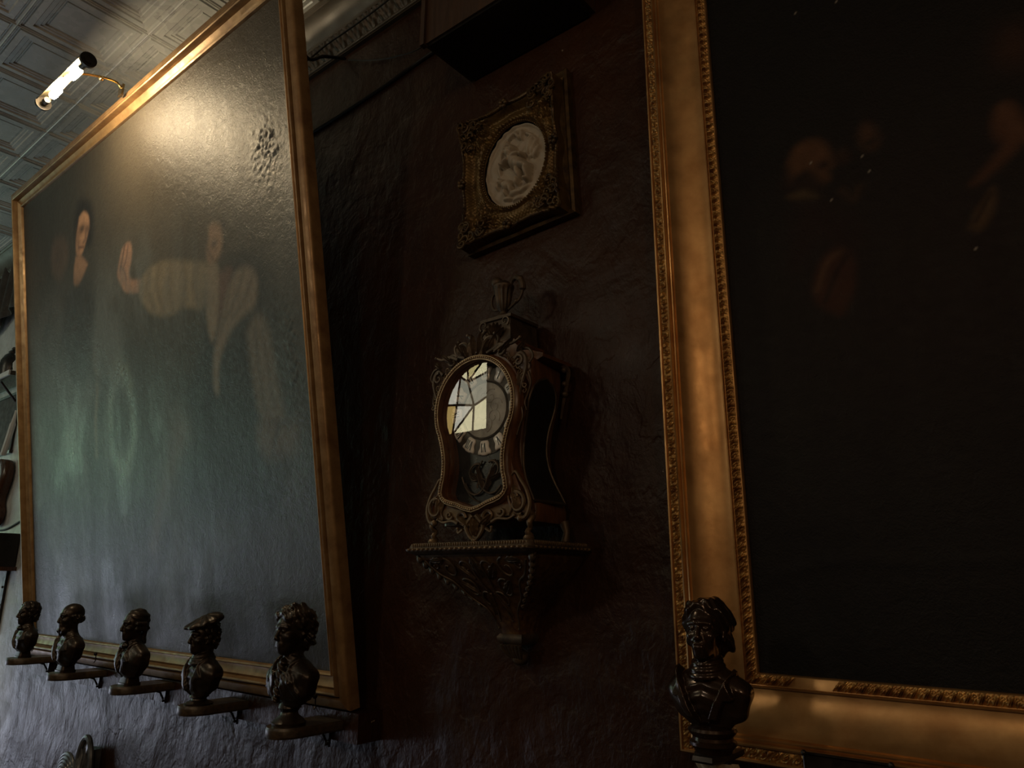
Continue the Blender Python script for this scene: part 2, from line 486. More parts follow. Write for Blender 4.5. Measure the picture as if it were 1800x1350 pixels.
# street windows in the end wall: daylight over greenery
def end_wall():
    mb = MB()
    y_open = (-2.55, -0.16); z_open = (0.12, 2.78)
    mb.box((XL - 0.1, YB, 0), (XL, y_open[0], ZC))
    mb.box((XL - 0.1, y_open[1], 0), (XL, 0, ZC))
    mb.box((XL - 0.1, y_open[0], 0), (XL, y_open[1], z_open[0]))
    mb.box((XL - 0.1, y_open[0], z_open[1]), (XL, y_open[1], ZC))
    structure(mb.build('wall_left', M['room_wall'], smooth=False))
    fr = MB()
    for k in range(4):
        y = y_open[0] + (y_open[1] - y_open[0]) * k / 3
        fr.box((XL - 0.06, y - 0.035, z_open[0]), (XL + 0.02, y + 0.035, z_open[1]))
    for z in (z_open[0], z_open[1] - 0.05, 2.35):
        fr.box((XL - 0.06, y_open[0], z), (XL + 0.02, y_open[1], z + 0.05))
    f = structure(fr.build('window_1', M['dark_metal'], smooth=False))
    m, nt, e = emit_mat('street_daylight', (1, 1, 1), WINDOW_STRENGTH)
    geo = nd(nt, 'ShaderNodeNewGeometry')
    sep = nd(nt, 'ShaderNodeSeparateXYZ')
    nt.links.new(geo.outputs['Position'], sep.inputs[0])
    mr = nd(nt, 'ShaderNodeMapRange')
    mr.inputs['From Min'].default_value = z_open[0]
    mr.inputs['From Max'].default_value = z_open[1]
    nt.links.new(sep.outputs['Z'], mr.inputs['Value'])
    col = ramp(nt, mr.outputs[0], [(0.0, (0.95, 1.0, 1.25)), (0.22, (0.85, 0.92, 1.1)), (0.36, (0.22, 0.28, 0.32)), (0.55, (0.28, 0.34, 0.35)), (0.70, (0.42, 0.78, 0.46)), (0.80, (0.30, 0.46, 0.32)), (1.0, (0.36, 0.42, 0.40))])
    mx = nd(nt, 'ShaderNodeMix', data_type='RGBA', blend_type='MULTIPLY')
    mx.inputs['Factor'].default_value = 1.0
    nt.links.new(col, mx.inputs['A'])
    nt.links.new(ramp(nt, noise(nt, 2.2, 4, 0.6), [(0.3, 0.45), (0.7, 1.25)]), mx.inputs['B'])
    nt.links.new(mx.outputs['Result'], e.inputs['Color'])
    panes = link_mesh('pane', [(XL - 0.02, y_open[0], z_open[0]), (XL - 0.02, y_open[1], z_open[0]), (XL - 0.02, y_open[1], z_open[1]), (XL - 0.02, y_open[0], z_open[1])], [(0, 1, 2, 3)], m, f)
    return panes
end_wall()

# wall across the room with a leaded stained-glass transom
def opposite_wall():
    x0, x1, z0, z1 = -4.75, -3.66, CAMZ + 1.14, CAMZ + 1.78
    mb = MB()
    mb.box((XL - 0.1, YB - 0.1, 0), (x0, YB, ZC))
    mb.box((x1, YB - 0.1, 0), (XR, YB, ZC))
    mb.box((x0, YB - 0.1, 0), (x1, YB, z0))
    mb.box((x0, YB - 0.1, z1), (x1, YB, ZC))
    structure(mb.build('wall_front', M['room_wall'], smooth=False))
    random.seed(4)
    cols = [(0.95, 0.80, 0.36), (0.92, 0.88, 0.72), (0.80, 0.78, 0.60), (0.95, 0.66, 0.22), (0.86, 0.90, 0.80), (0.98, 0.90, 0.55)]
    mats = [emit_mat('leaded_pane_%s' % n, c, STAINED_STRENGTH * s)[0] for n, c, s in zip(('amber', 'cream', 'straw', 'honey', 'pale', 'lemon'), cols, (0.7, 0.8, 0.45, 0.6, 0.9, 1.0))]
    frame = MB()
    nx, nz = 6, 3
    xs = [x0 + (x1 - x0) * i / nx for i in range(nx + 1)]
    zs = [z0 + (z1 - z0) * i / nz for i in range(nz + 1)]
    jit = {(i, j): (xs[i] + (random.uniform(-0.07, 0.07) if 0 < i < nx else 0), zs[j] + (random.uniform(-0.07, 0.07) if 0 < j < nz else 0)) for i in range(nx + 1) for j in range(nz + 1)}
    y = YB - 0.03
    def V(i, j):
        return (jit[i, j][0], y, jit[i, j][1])
    for i in range(nx + 1):
        for j in range(nz):
            frame.tube([V(i, j), V(i, j + 1)], 0.010, 6)
    for j in range(nz + 1):
        for i in range(nx):
            frame.tube([V(i, j), V(i + 1, j)], 0.010, 6)
    vs, fs, mi = [], [], []
    for i in range(nx):
        for j in range(nz):
            b = len(vs)
            vs += [V(i, j), V(i, j + 1), V(i + 1, j + 1), V(i + 1, j)]
            if random.random() < 0.45:
                fs += [(b, b + 1, b + 2), (b, b + 2, b + 3)]
                mi += [random.randrange(6), random.randrange(6)]
                frame.tube([V(i, j), V(i + 1, j + 1)], 0.009, 6)
            else:
                fs.append((b, b + 1, b + 2, b + 3))
                mi.append(random.randrange(6))
    w = structure(frame.build('window_2', M['dark_metal']))
    p = link_mesh('stained_pane', vs, fs, mats[0], w)
    for m in mats[1:]:
        p.data.materials.append(m)
    p.data.polygons.foreach_set('material_index', mi)
opposite_wall()

# ---------------------------------------------------------------- pictures
def smoothstep(a, b, x):
    t = np.clip((x - a) / (b - a), 0, 1)
    return t * t * (3 - 2 * t)

class Paint:
    """brush shapes on a fine canvas grid (pigment, some with window reflection painted in)"""
    def __init__(s, w, h, nx, nz, base):
        s.w, s.h, s.nx, s.nz = w, h, nx, nz
        X, Z = np.meshgrid(np.linspace(0, w, nx), np.linspace(0, h, nz))
        s.X, s.Z = X.ravel(), Z.ravel()
        s.C = np.tile(np.array(base, float), (s.X.size, 1))
        s.rng = np.random.default_rng(7)
        s.gloss = np.zeros(s.X.size)
    def wob(s, f, seed=0.0):
        return (np.sin(s.X * f + 3 * np.sin(s.Z * f * 0.7 + seed) + seed) + np.sin(s.Z * f * 1.3 + 2 * np.sin(s.X * f * 0.9 + 2 * seed)) + np.sin((s.X + s.Z) * f * 2.1 + seed * 3)) / 3
    def mixin(s, m, col, a=1.0):
        m = np.clip(m * a, 0, 1)[:, None]
        s.C = s.C * (1 - m) + np.array(col, float)[None, :] * m
    def poly_mask(s, pts, soft, curve=True):
        P = np.array(spline(list(pts) + [pts[0]], 5) if curve else list(pts) + [pts[0]])
        x0, x1, z0, z1 = P[:, 0].min() - soft * 2, P[:, 0].max() + soft * 2, P[:, 1].min() - soft * 2, P[:, 1].max() + soft * 2
        idx = np.where((s.X > x0) & (s.X < x1) & (s.Z > z0) & (s.Z < z1))[0]
        x, z = s.X[idx], s.Z[idx]
        d2 = np.full(x.shape, 1e9)
        ins = np.zeros(x.shape, bool)
        for (ax, az), (bx, bz) in zip(P[:-1], P[1:]):
            ex, ez = bx - ax, bz - az
            L = ex * ex + ez * ez + 1e-12
            t = np.clip(((x - ax) * ex + (z - az) * ez) / L, 0, 1)
            d2 = np.minimum(d2, (x - ax - t * ex) ** 2 + (z - az - t * ez) ** 2)
            c = ((az > z) != (bz > z))
            with np.errstate(divide='ignore', invalid='ignore'):
                xi = ax + (z - az) * ex / (ez if abs(ez) > 1e-12 else 1e-12)
            ins ^= c & (x < xi)
        d = np.sqrt(d2) * np.where(ins, 1, -1)
        m = np.zeros(s.X.shape)
        m[idx] = smoothstep(-soft, soft, d)
        return m
    def poly(s, pts, col, soft=0.012, a=1.0):
        s.mixin(s.poly_mask(pts, soft), col, a)
    def stroke(s, pts, wid, col, a=1.0):
        P = np.array(spline(pts, 6))
        d2 = np.full(s.X.shape, 1e9)
        for (ax, az), (bx, bz) in zip(P[:-1], P[1:]):
            ex, ez = bx - ax, bz - az
            L = ex * ex + ez * ez + 1e-12
            t = np.clip(((s.X - ax) * ex + (s.Z - az) * ez) / L, 0, 1)
            d2 = np.minimum(d2, (s.X - ax - t * ex) ** 2 + (s.Z - az - t * ez) ** 2)
        s.mixin(np.exp(-d2 / (wid * wid)), col, a)
    def spot(s, c, rx, rz, col, a=1.0):
        s.mixin(np.exp(-(((s.X - c[0]) / rx) ** 2 + ((s.Z - c[1]) / rz) ** 2)), col, a)
    def build(s, mat, parent, x0, z0, y, relief=None):
        vs = np.stack([x0 + s.X, np.full(s.X.shape, y), z0 + s.Z], 1)
        if relief is not None:
            vs[:, 1] -= relief
        i = np.arange(s.nx - 1)[None, :] + s.nx * np.arange(s.nz - 1)[:, None]
        fs = np.stack([i, i + 1, i + 1 + s.nx, i + s.nx], -1).reshape(-1, 4)
        me = bpy.data.meshes.new('canvas')
        me.from_pydata(vs.tolist(), [], fs.tolist())
        me.polygons.foreach_set('use_smooth', [True] * len(me.polygons))
        at = me.color_attributes.new('paint', 'FLOAT_COLOR', 'POINT')
        at.data.foreach_set('color', np.concatenate([np.clip(s.C, 0, 1), 1 - np.clip(s.gloss, 0, 1)[:, None]], 1).astype(np.float32).ravel())
        me.materials.append(mat)
        o = bpy.data.objects.new('canvas', me)
        COL.objects.link(o)
        o.parent = parent
        return o

def rail_point(side, t, u, h, W, H):
    """point on one mitred rail: t 0..1 along, u inward from the outer edge, h towards the room"""
    if side == 'bottom':
        return (u + (W - 2 * u) * t, -h, u)
    if side == 'top':
        return (u + (W - 2 * u) * t, -h, H - u)
    if side == 'left':
        return (u, -h, u + (H - 2 * u) * t)
    return (W - u, -h, u + (H - 2 * u) * t)

def frame_rails(root, W, H, prof, mat, name='frame_rail', seg=1):
    out = {}
    for side in ('bottom', 'top', 'left', 'right'):
        mb = MB()
        n = len(prof)
        mb.loft([[rail_point(side, k / seg, u, h, W, H) for u, h in prof] for k in range(seg + 1)])
        out[side] = mb.build(name, mat, root, angle=35)
    return out

def relief_band(root, W, H, u0, u1, h0, amp, pitch, kind, mat, sides, name, gaps=(), tmax=1.0):
    for side in sides:
        L = (W if side in ('bottom', 'top') else H) - 2 * u0
        mb = MB()
        spans = [(0.0, tmax)]
        if side in dict(gaps):
            g0, g1 = dict(gaps)[side]
            spans = [(0.0, g0), (g1, tmax)]
        for a, b in spans:
            n = max(8, int(L * (b - a) / pitch * 14))
            nv = 11
            def fn(t, v):
                tt = a + (b - a) * t
                s = tt * L / pitch
                p = s - math.floor(s)
                edge = math.sin(math.pi * v) ** 0.5 if 0 < v < 1 else 0
                if kind == 'leaf':      # overlapping pointed leaves
                    q = abs(p - 0.5)
                    r2 = (q / 0.40) ** 2 + ((v - 0.42) / 0.42) ** 2
                    h = math.sqrt(max(0.0, 1 - r2)) * (0.72 + 0.28 * math.cos(q * 38))
                    h = max(h, 0.85 * max(0.0, 1 - abs(q - 0.5) / 0.10) * (1 - 0.8 * v), 0.55 * max(0.0, 1 - abs(r2 - 1.25) / 0.35))
                elif kind == 'scroll':  # running scrolls
                    q = (s * 0.5) % 1.0
                    dx, dv = (p - 0.5), (v - 0.5)
                    r = math.hypot(dx, dv)
                    an = math.atan2(dv, dx) * (1 if int(math.floor(s)) % 2 else -1)
                    h = 0.5 + 0.5 * math.cos(an * 1.0 + r * 16.0)
                    h *= max(0.0, 1.15 - r * 1.3)
                    h += 0.18 * math.sin(s * 23.0 + v * 17)
                else:                   # beads
                    h = max(0.0, 1 - ((p - 0.5) / 0.48) ** 2 - ((v - 0.5) / 0.5) ** 2) ** 0.5
                hh = h0 + amp * max(0.0, h) * edge
                return rail_point(side, tt, u0 + (u1 - u0) * v, hh, W, H)
            mb.grid(n, nv, fn)
        mb.build(name, mat, root, angle=60)

# --- large painting that leans out from the wall, on a batten
LP_W, LP_H = 2.030, 1.922
lp = thing('framed_painting', 'huge leaning oil painting of robed figures in a moulded gilt frame', 'painting',
           (-3.452, -0.042, CAMZ - 0.290), (math.radians(10.45), 0, 0))
prof = [(0, 0), (0, 0.026), (0.002, 0.031), (0.006, 0.034), (0.024, 0.037), (0.026, 0.034), (0.027, 0.016), (0.030, 0.016), (0.031, 0.036), (0.033, 0.041), (0.036, 0.042), (0.039, 0.040), (0.040, 0.033),
        (0.0405, 0.020), (0.046, 0.024), (0.055, 0.018), (0.066, 0.015), (0.068, 0.015), (0.069, 0.019), (0.072, 0.022), (0.076, 0.020), (0.078, 0.014), (0.078, 0.004), (0.02, 0.0)]
frame_rails(lp, LP_W, LP_H, prof, M['gold_pale'])
u = 0.074
p = Paint(LP_W - 2 * u, LP_H - 2 * u, 460, 430, (0.030, 0.026, 0.020))
p.ox, p.oz = u, u
p.C += (p.wob(3.0, 0.4)[:, None] * 0.004)
# brown ground, lighter behind the figures
p.spot((1.3637, 1.5421), 0.75, 0.5, (0.085, 0.066, 0.042), 0.8)
p.spot((0.4078, 1.0186), 0.5, 0.45, (0.05, 0.05, 0.046), 0.7)
# standing man at the far left, dim
p.poly([(0.296, 1.5172), (0.3434, 1.5362), (0.419, 1.5094), (0.4468, 1.4558), (0.4198, 1.3953), (0.3508, 1.3632), (0.2979, 1.4046), (0.2802, 1.4677)], (0.11, 0.072, 0.052), 0.03, 0.9)
p.spot((0.3587, 1.453), 0.05, 0.07, (0.05, 0.033, 0.025), 0.5)
p.poly([(0.2083, 1.3101), (0.3818, 1.3371), (0.5337, 1.2551), (0.6475, 1.1429), (0.7055, 1.006), (0.6437, 0.852), (0.3885, 0.8033), (0.1171, 0.9311), (0.0759, 1.1734)], (0.085, 0.078, 0.072), 0.06, 0.6)
for k, (a, b) in enumerate([((0.2637, 1.2738), (0.1657, 1.1554)), ((0.4291, 1.2579), (0.3002, 1.038)), ((0.5259, 1.1697), (0.5559, 0.9495)), ((0.3314, 1.0772), (0.5443, 0.8249))]):
    p.stroke([a, ((a[0] + b[0]) / 2 + 0.02, (a[1] + b[1]) / 2), b], 0.012, (0.035, 0.034, 0.034), 0.7)
# man with dark hair
p.poly([(0.5225, 1.5868), (0.567, 1.6173), (0.6457, 1.5914), (0.6799, 1.5366), (0.6724, 1.4566), (0.6394, 1.4187), (0.5208, 1.4527), (0.5067, 1.5286)], (0.014, 0.010, 0.009), 0.03)
p.poly([(0.556, 1.5537), (0.5978, 1.5628), (0.6356, 1.5375), (0.6421, 1.5005), (0.624, 1.4667), (0.6014, 1.4383), (0.5736, 1.4112), (0.5425, 1.4066), (0.5186, 1.4288), (0.5231, 1.4788)], (0.46, 0.26, 0.15), 0.010)
p.spot((0.577, 1.5028), 0.030, 0.018, (0.05, 0.028, 0.02), 0.9)
p.spot((0.626, 1.4879), 0.018, 0.016, (0.07, 0.04, 0.03), 0.8)
p.stroke([(0.6114, 1.4924), (0.603, 1.4554), (0.5819, 1.4462)], 0.008, (0.16, 0.085, 0.055), 0.8)
p.stroke([(0.5404, 1.4404), (0.5854, 1.4298)], 0.006, (0.11, 0.04, 0.03), 0.8)
p.spot((0.5374, 1.4635), 0.02, 0.05, (0.13, 0.075, 0.05), 0.6)
p.poly([(0.5117, 1.4107), (0.5575, 1.4025), (0.6093, 1.362), (0.6028, 1.3464), (0.5542, 1.3112), (0.5171, 1.2986), (0.4873, 1.315), (0.4924, 1.3714)], (0.33, 0.19, 0.115), 0.012)
p.poly([(0.3779, 1.2927), (0.4964, 1.2994), (0.5879, 1.2939), (0.7021, 1.2144), (0.7767, 1.0329), (0.7351, 0.8383), (0.4078, 1.0186)], (0.030, 0.032, 0.034), 0.05, 0.8)
# raised hand and wide sleeve
p.poly([(0.8908, 1.3343), (0.9263, 1.3444), (0.9555, 1.338), (0.9652, 1.3092), (0.9526, 1.2688), (0.9368, 1.2372), (0.9549, 1.2087), (1.019, 1.1923), (1.0072, 1.1563), (0.9094, 1.1764), (0.87, 1.2142), (0.8475, 1.2524), (0.8647, 1.2927)], (0.34, 0.19, 0.12), 0.010)
p.stroke([(0.913, 1.3401), (0.8916, 1.2996), (0.8707, 1.2647)], 0.006, (0.07, 0.035, 0.028), 0.8)
p.stroke([(0.938, 1.333), (0.921, 1.2915), (0.8971, 1.2677)], 0.005, (0.09, 0.045, 0.035), 0.7)
p.stroke([(0.876, 1.2734), (0.9039, 1.2498), (0.9137, 1.2192)], 0.006, (0.09, 0.045, 0.035), 0.7)
p.poly([(1.0016, 1.1811), (1.053, 1.2106), (1.1279, 1.2175), (1.2201, 1.2055), (1.3227, 1.172), (1.426, 1.1404), (1.4413, 1.105), (1.4129, 1.0256), (1.3787, 1.011), (1.2803, 1.0389), (1.2228, 1.0304), (1.1506, 1.0392), (1.0624, 1.0741), (1.0052, 1.1374)], (0.20, 0.16, 0.10), 0.016)
for a in ([(1.0753, 1.1971), (1.0545, 1.1486), (1.0944, 1.0819)], [(1.1461, 1.2088), (1.1246, 1.1501), (1.1527, 1.0591)], [(1.2195, 1.2001), (1.2046, 1.13), (1.2101, 1.046)], [(1.2954, 1.1758), (1.3015, 1.1056), (1.2745, 1.0493)], [(1.3713, 1.1517), (1.3546, 1.0923), (1.3674, 1.0276)]):
    p.stroke(a, 0.016, (0.10, 0.072, 0.045), 0.45)
for a in ([(1.1073, 1.204), (1.0937, 1.1484), (1.1243, 1.075)], [(1.2577, 1.1861), (1.2538, 1.1177), (1.2464, 1.0504)], [(1.3385, 1.1605), (1.3283, 1.0989), (1.3221, 1.0435)]):
    p.stroke(a, 0.010, (0.27, 0.22, 0.14), 0.4)
# pointing man: face, shirt, dark vest, right sleeve
p.poly([(1.4211, 1.0409), (1.4952, 1.1079), (1.631, 1.1209), (1.7326, 1.0445), (1.7847, 0.8308), (1.7804, 0.5923), (1.6801, 0.3939), (1.2428, 0.4509), (1.2391, 0.7274), (1.3576, 0.8818)], (0.018, 0.017, 0.017), 0.05, 0.9)
p.poly([(1.4535, 1.2409), (1.4797, 1.2468), (1.5121, 1.2282), (1.5236, 1.1939), (1.5095, 1.1518), (1.4759, 1.1303), (1.4443, 1.1319), (1.4342, 1.1556), (1.4333, 1.1768), (1.4458, 1.2012)], (0.25, 0.165, 0.11), 0.016)
p.spot((1.4759, 1.1855), 0.02, 0.014, (0.06, 0.04, 0.03), 0.8)
p.stroke([(1.4372, 1.1827), (1.4478, 1.1623), (1.4646, 1.142)], 0.008, (0.09, 0.055, 0.04), 0.6)
p.poly([(1.437, 1.1235), (1.4632, 1.1303), (1.4922, 1.1088), (1.4985, 1.0561), (1.4751, 0.9601), (1.437, 0.9005), (1.416, 0.9389), (1.4129, 1.0256)], (0.21, 0.17, 0.12), 0.016)
p.poly([(1.4871, 0.9575), (1.52, 1.0305), (1.5848, 1.074), (1.6474, 1.0673), (1.6815, 1.026), (1.6622, 0.9571), (1.5917, 0.9344), (1.5229, 0.8998), (1.466, 0.8278), (1.4506, 0.7473), (1.4281, 0.7675), (1.4394, 0.8663)], (0.19, 0.155, 0.115), 0.018)
p.poly([(1.4903, 1.0922), (1.5339, 1.0976), (1.5619, 1.0801), (1.5185, 1.0174), (1.4811, 0.9588)], (0.12, 0.07, 0.05), 0.02, 0.9)
for a in ([(1.5486, 1.0434), (1.5206, 0.9834), (1.4814, 0.9083)], [(1.6179, 1.0587), (1.5737, 1.0041), (1.5168, 0.9509)], [(1.6546, 1.0329), (1.615, 0.986), (1.546, 0.9445)]):
    p.stroke(a, 0.010, (0.09, 0.07, 0.052), 0.5)
p.poly([(1.6149, 0.889), (1.6585, 0.926), (1.7003, 0.9104), (1.7241, 0.843), (1.7452, 0.7167), (1.7611, 0.6392), (1.7191, 0.6298), (1.6576, 0.6455), (1.6338, 0.7189)], (0.15, 0.125, 0.095), 0.024)
for a in ([(1.6541, 0.8888), (1.6599, 0.7772), (1.6762, 0.6661)], [(1.6914, 0.8809), (1.7047, 0.7694), (1.7185, 0.6677)]):
    p.stroke(a, 0.011, (0.075, 0.06, 0.048), 0.5)
p.poly([(1.6335, 0.6254), (1.6834, 0.6375), (1.7584, 0.6172), (1.8129, 0.6175), (1.804, 0.5457), (1.7436, 0.5373), (1.6815, 0.5345), (1.6379, 0.5709)], (0.125, 0.095, 0.07), 0.03)
p.stroke([(1.698, 0.5419), (1.7325, 0.613), (1.7885, 0.6178)], 0.01, (0.05, 0.04, 0.034), 0.6)
# legs, staff and fallen drapery, half lost under varnish bloom and painted window haze
p.stroke([(1.2246, 0.6593), (1.1754, 0.5946), (1.1161, 0.5117), (1.0628, 0.4264), (1.0141, 0.3215)], 0.035, (0.125, 0.095, 0.075), 0.75)
p.spot((1.2178, 0.6601), 0.07, 0.07, (0.12, 0.095, 0.078), 0.6)
p.stroke([(0.6405, 1.0183), (0.6523, 0.8918), (0.6267, 0.7723), (0.6245, 0.6503)], 0.014, (0.20, 0.16, 0.11), 0.7)
p.stroke([(0.6852, 0.9892), (0.6945, 0.8444), (0.6673, 0.7063)], 0.012, (0.03, 0.028, 0.026), 0.7)
p.stroke([(1.7868, 0.4458), (1.7253, 0.3478), (1.6398, 0.2767)], 0.05, (0.05, 0.04, 0.032), 0.5)
# perished varnish bloom with window haze painted in: whitish clouds and streaks over the lower left, gone where the dark vest shows
def fractal(seed, base, octs, sx=1.0):
    r = np.random.default_rng(seed)
    out = np.zeros((p.nz, p.nx)); amp = 1.0
    for o in range(octs):
        n = base * 2 ** o
        gx, gz = max(2, int(n * sx)), n
        g = r.uniform(-1, 1, (gz + 2, gx + 2))
        u, v = np.linspace(0, gx, p.nx), np.linspace(0, gz, p.nz)
        i, j = u.astype(int), v.astype(int)
        fu, fv = u - i, v - j
        fu, fv = fu * fu * (3 - 2 * fu), fv * fv * (3 - 2 * fv)
        a = g[j][:, i] * (1 - fu) + g[j][:, i + 1] * fu
        c = g[j + 1][:, i] * (1 - fu) + g[j + 1][:, i + 1] * fu
        out += amp * (a * (1 - fv)[:, None] + c * fv[:, None])
        amp *= 0.6
    return out.ravel()
top_edge = (0.3273, 1.3508)[1]
low = smoothstep(top_edge + 0.12, top_edge - 0.25, p.Z) * (1 - 0.75 * smoothstep(0.75, 1.7, p.X))
vest = p.poly_mask([(1.3213, 0.8539), (1.4322, 0.9696), (1.5171, 0.901), (1.6342, 0.909), (1.6618, 0.7925), (1.6794, 0.6044), (1.6277, 0.3967), (1.3938, 0.3605), (1.1706, 0.4208), (1.2421, 0.692)], 0.10)
vest2 = p.poly_mask([(0.9158, 1.1133), (1.1643, 1.0288), (1.1847, 0.8785), (1.0596, 0.7526), (0.9584, 0.9193)], 0.10)
low = low * (1 - 0.85 * vest) * (1 - 0.4 * vest2)
cloud = smoothstep(-0.35, 0.9, fractal(11, 5, 6, 1.6))
haze_streaks = smoothstep(0.0, 1.0, fractal(5, 3, 5, 9.0)) * smoothstep(-0.4, 0.6, fractal(9, 9, 3, 1.0))
p.mixin(low * np.clip(0.15 + 0.9 * cloud + 0.5 * haze_streaks, 0, 1), (0.125, 0.138, 0.134), 0.85)
p.gloss += low * smoothstep(0.1, 0.9, fractal(21, 7, 5, 2.0)) * 0.4
# horse-shoe of shinier varnish, its greenish window highlight also put into the colour
hc = (0.8328, 0.7551)
ang = np.arctan2(p.Z - hc[1], (p.X - hc[0]) * 1.6)
rr = np.hypot((p.X - hc[0]) / 0.085, (p.Z - hc[1]) / 0.17)
ring = np.exp(-((rr - 1) / 0.28) ** 2) * smoothstep(2.4, 1.6, np.abs(ang - math.pi / 2) * (ang > 0)) 
p.gloss += ring * 0.8 * (0.6 + 0.4 * fractal(31, 30, 3))
p.mixin(ring * np.clip(0.6 + 0.5 * fractal(33, 30, 3), 0, 1), (0.16, 0.18, 0.13), 0.7)
for a in ([(0.3156, 1.2162), (0.1948, 1.1495), (0.2444, 1.048)], [(0.4155, 1.1053), (0.5598, 0.9912), (0.737, 0.8581)], [(0.5366, 0.7422), (0.6707, 0.6456), (0.7505, 0.5398)], [(0.2253, 0.8246), (0.324, 0.6806), (0.5213, 0.5779)]):
    p.stroke(a, 0.012, (0.05, 0.05, 0.048), 0.5)
# blistered patches near the right edge
def crackle(cx, cz, rx, rz):
    g = np.exp(-(((p.X - cx) / rx) ** 2 + ((p.Z - cz) / rz) ** 2))
    r = p.rng.uniform(-1, 1, (p.nz, p.nx))
    for _ in range(2):
        r = (r + np.roll(r, 1, 0) + np.roll(r, 1, 1) + np.roll(r, -1, 0) + np.roll(r, -1, 1)) / 3.2
    return g * r.ravel() * 1.3
c1, c2, c3 = (1.7663, 1.3679), (1.5339, 1.2028), (1.8104, 0.7956)
rel = 0.004 * np.abs(crackle(c1[0], c1[1], 0.07, 0.09)) + 0.0016 * np.abs(crackle(c3[0], c3[1], 0.03, 0.14))
for c, rx, rz in ((c1, 0.07, 0.10), (c2, 0.007, 0.07), (c3, 0.03, 0.14)):
    p.mixin(np.exp(-(((p.X - c[0]) / rx) ** 2 + ((p.Z - c[1]) / rz) ** 2)) * (p.wob(130, 2.0) > 0.05), (0.016, 0.014, 0.012), 0.75)
p.build(M['canvas'], lp, u, u, -0.012, rel)
# nails and hooks in the bottom rail
for x, z in ((0.16, 0.052), (0.42, 0.050), (0.72, 0.050), (1.05, 0.055), (1.36, 0.050), (1.93, 0.030)):
    mb = MB()
    mb.ball((x, -0.050, z), 0.006, 8, 6)
    mb.tube([(x, -0.048, z), (x + 0.001, -0.052, z - 0.022), (x + 0.004, -0.058, z - 0.026)], 0.0016, 6)
    mb.build('nail', M['dark_metal'], lp)

# batten under it
mb = MB()
mb.box((-3.50, -0.070, CAMZ - 0.362), (-1.392, 0.0, CAMZ - 0.298))
tag(mb.build('wall_batten', M['wall'], smooth=False), 'long painted wooden batten on the wall below the leaning painting', 'ledge')

# --- right painting in a wide gilt frame
RP_W, RP_H = 1.50, 1.985
rp = thing('gilt_framed_painting', 'very dark old painting in a wide ornate gold frame at the right of the clock', 'painting',
           (-0.603, 0.0, CAMZ - 0.272))
cove = [(0.042 + 0.064 * t, 0.060 - 0.036 * math.sin(math.pi / 2 * t) ** 0.8) for t in [k / 12 for k in range(13)]]
prof = [(0, 0), (0, 0.052), (0.003, 0.058), (0.006, 0.058), (0.006, 0.054), (0.024, 0.054), (0.025, 0.061), (0.028, 0.063), (0.030, 0.060), (0.031, 0.057), (0.034, 0.061), (0.037, 0.062), (0.039, 0.058)] + cove + \
       [(0.1065, 0.028), (0.109, 0.029), (0.110, 0.024), (0.125, 0.021), (0.127, 0.019), (0.128, 0.016), (0.128, 0.004), (0.02, 0.0)]
frame_rails(rp, RP_W, RP_H, prof, M['gold'])
relief_band(rp, RP_W, RP_H, 0.0065, 0.0238, 0.054, 0.0055, 0.017, 'scroll', M['gold_worn'], ('left', 'bottom'), 'scroll_band')
relief_band(rp, RP_W, RP_H, 0.1102, 0.1262, 0.023, 0.0085, 0.0165, 'leaf', M['gold_worn'], ('left', 'bottom'), 'leaf_band', gaps=(('bottom', (0.049, 0.102)),))
u = 0.124
p = Paint(RP_W - 2 * u, RP_H - 2 * u, 330, 440, (0.010, 0.009, 0.008))
p.C += p.wob(4.0, 1.1)[:, None] * 0.0015
p.spot((0.1788, 0.2961), 0.5, 0.35, (0.014, 0.013, 0.013), 0.7)
p.spot((0.3388, 0.6113), 0.3, 0.3, (0.022, 0.012, 0.010), 0.6)
brown = (0.10, 0.046, 0.022)
p.poly([(0.1312, 0.8877), (0.148, 0.9128), (0.1757, 0.9167), (0.1985, 0.8991), (0.2073, 0.8727), (0.2089, 0.8517), (0.1977, 0.8448), (0.1987, 0.8275), (0.1815, 0.8283), (0.1648, 0.8573), (0.1443, 0.8536), (0.1315, 0.8468)], brown, 0.012)
p.poly([(0.1276, 0.8715), (0.1441, 0.8513), (0.169, 0.85), (0.1859, 0.8244), (0.1792, 0.8067), (0.1598, 0.808), (0.1357, 0.8165), (0.1205, 0.8392)], (0.025, 0.013, 0.009), 0.02, 0.9)
p.spot((0.1923, 0.8581), 0.012, 0.010, (0.02, 0.01, 0.008), 0.9)
p.poly([(0.1249, 0.8203), (0.1512, 0.8212), (0.1751, 0.8037), (0.1688, 0.7992), (0.1352, 0.811)], (0.085, 0.055, 0.026), 0.010)
p.poly([(0.2527, 0.8924), (0.261, 0.9091), (0.2726, 0.9064), (0.2814, 0.8892), (0.2832, 0.8664), (0.2732, 0.8573), (0.2564, 0.8685)], (0.066, 0.032, 0.018), 0.014)
p.spot((0.2704, 0.8717), 0.014, 0.008, (0.015, 0.01, 0.008), 0.8)
p.poly([(0.2149, 0.8719), (0.2267, 0.8762), (0.2345, 0.8618), (0.2276, 0.85), (0.2153, 0.8582)], (0.04, 0.02, 0.012), 0.014)
p.stroke([(0.2164, 0.7989), (0.2324, 0.7768), (0.2435, 0.7945)], 0.008, (0.04, 0.022, 0.014), 0.8)
p.poly([(0.1504, 0.6364), (0.1681, 0.6793), (0.1965, 0.7007), (0.2178, 0.6859), (0.2214, 0.6538), (0.2143, 0.6147), (0.1941, 0.5772), (0.1709, 0.5898), (0.1543, 0.6093)], (0.050, 0.019, 0.011), 0.012)
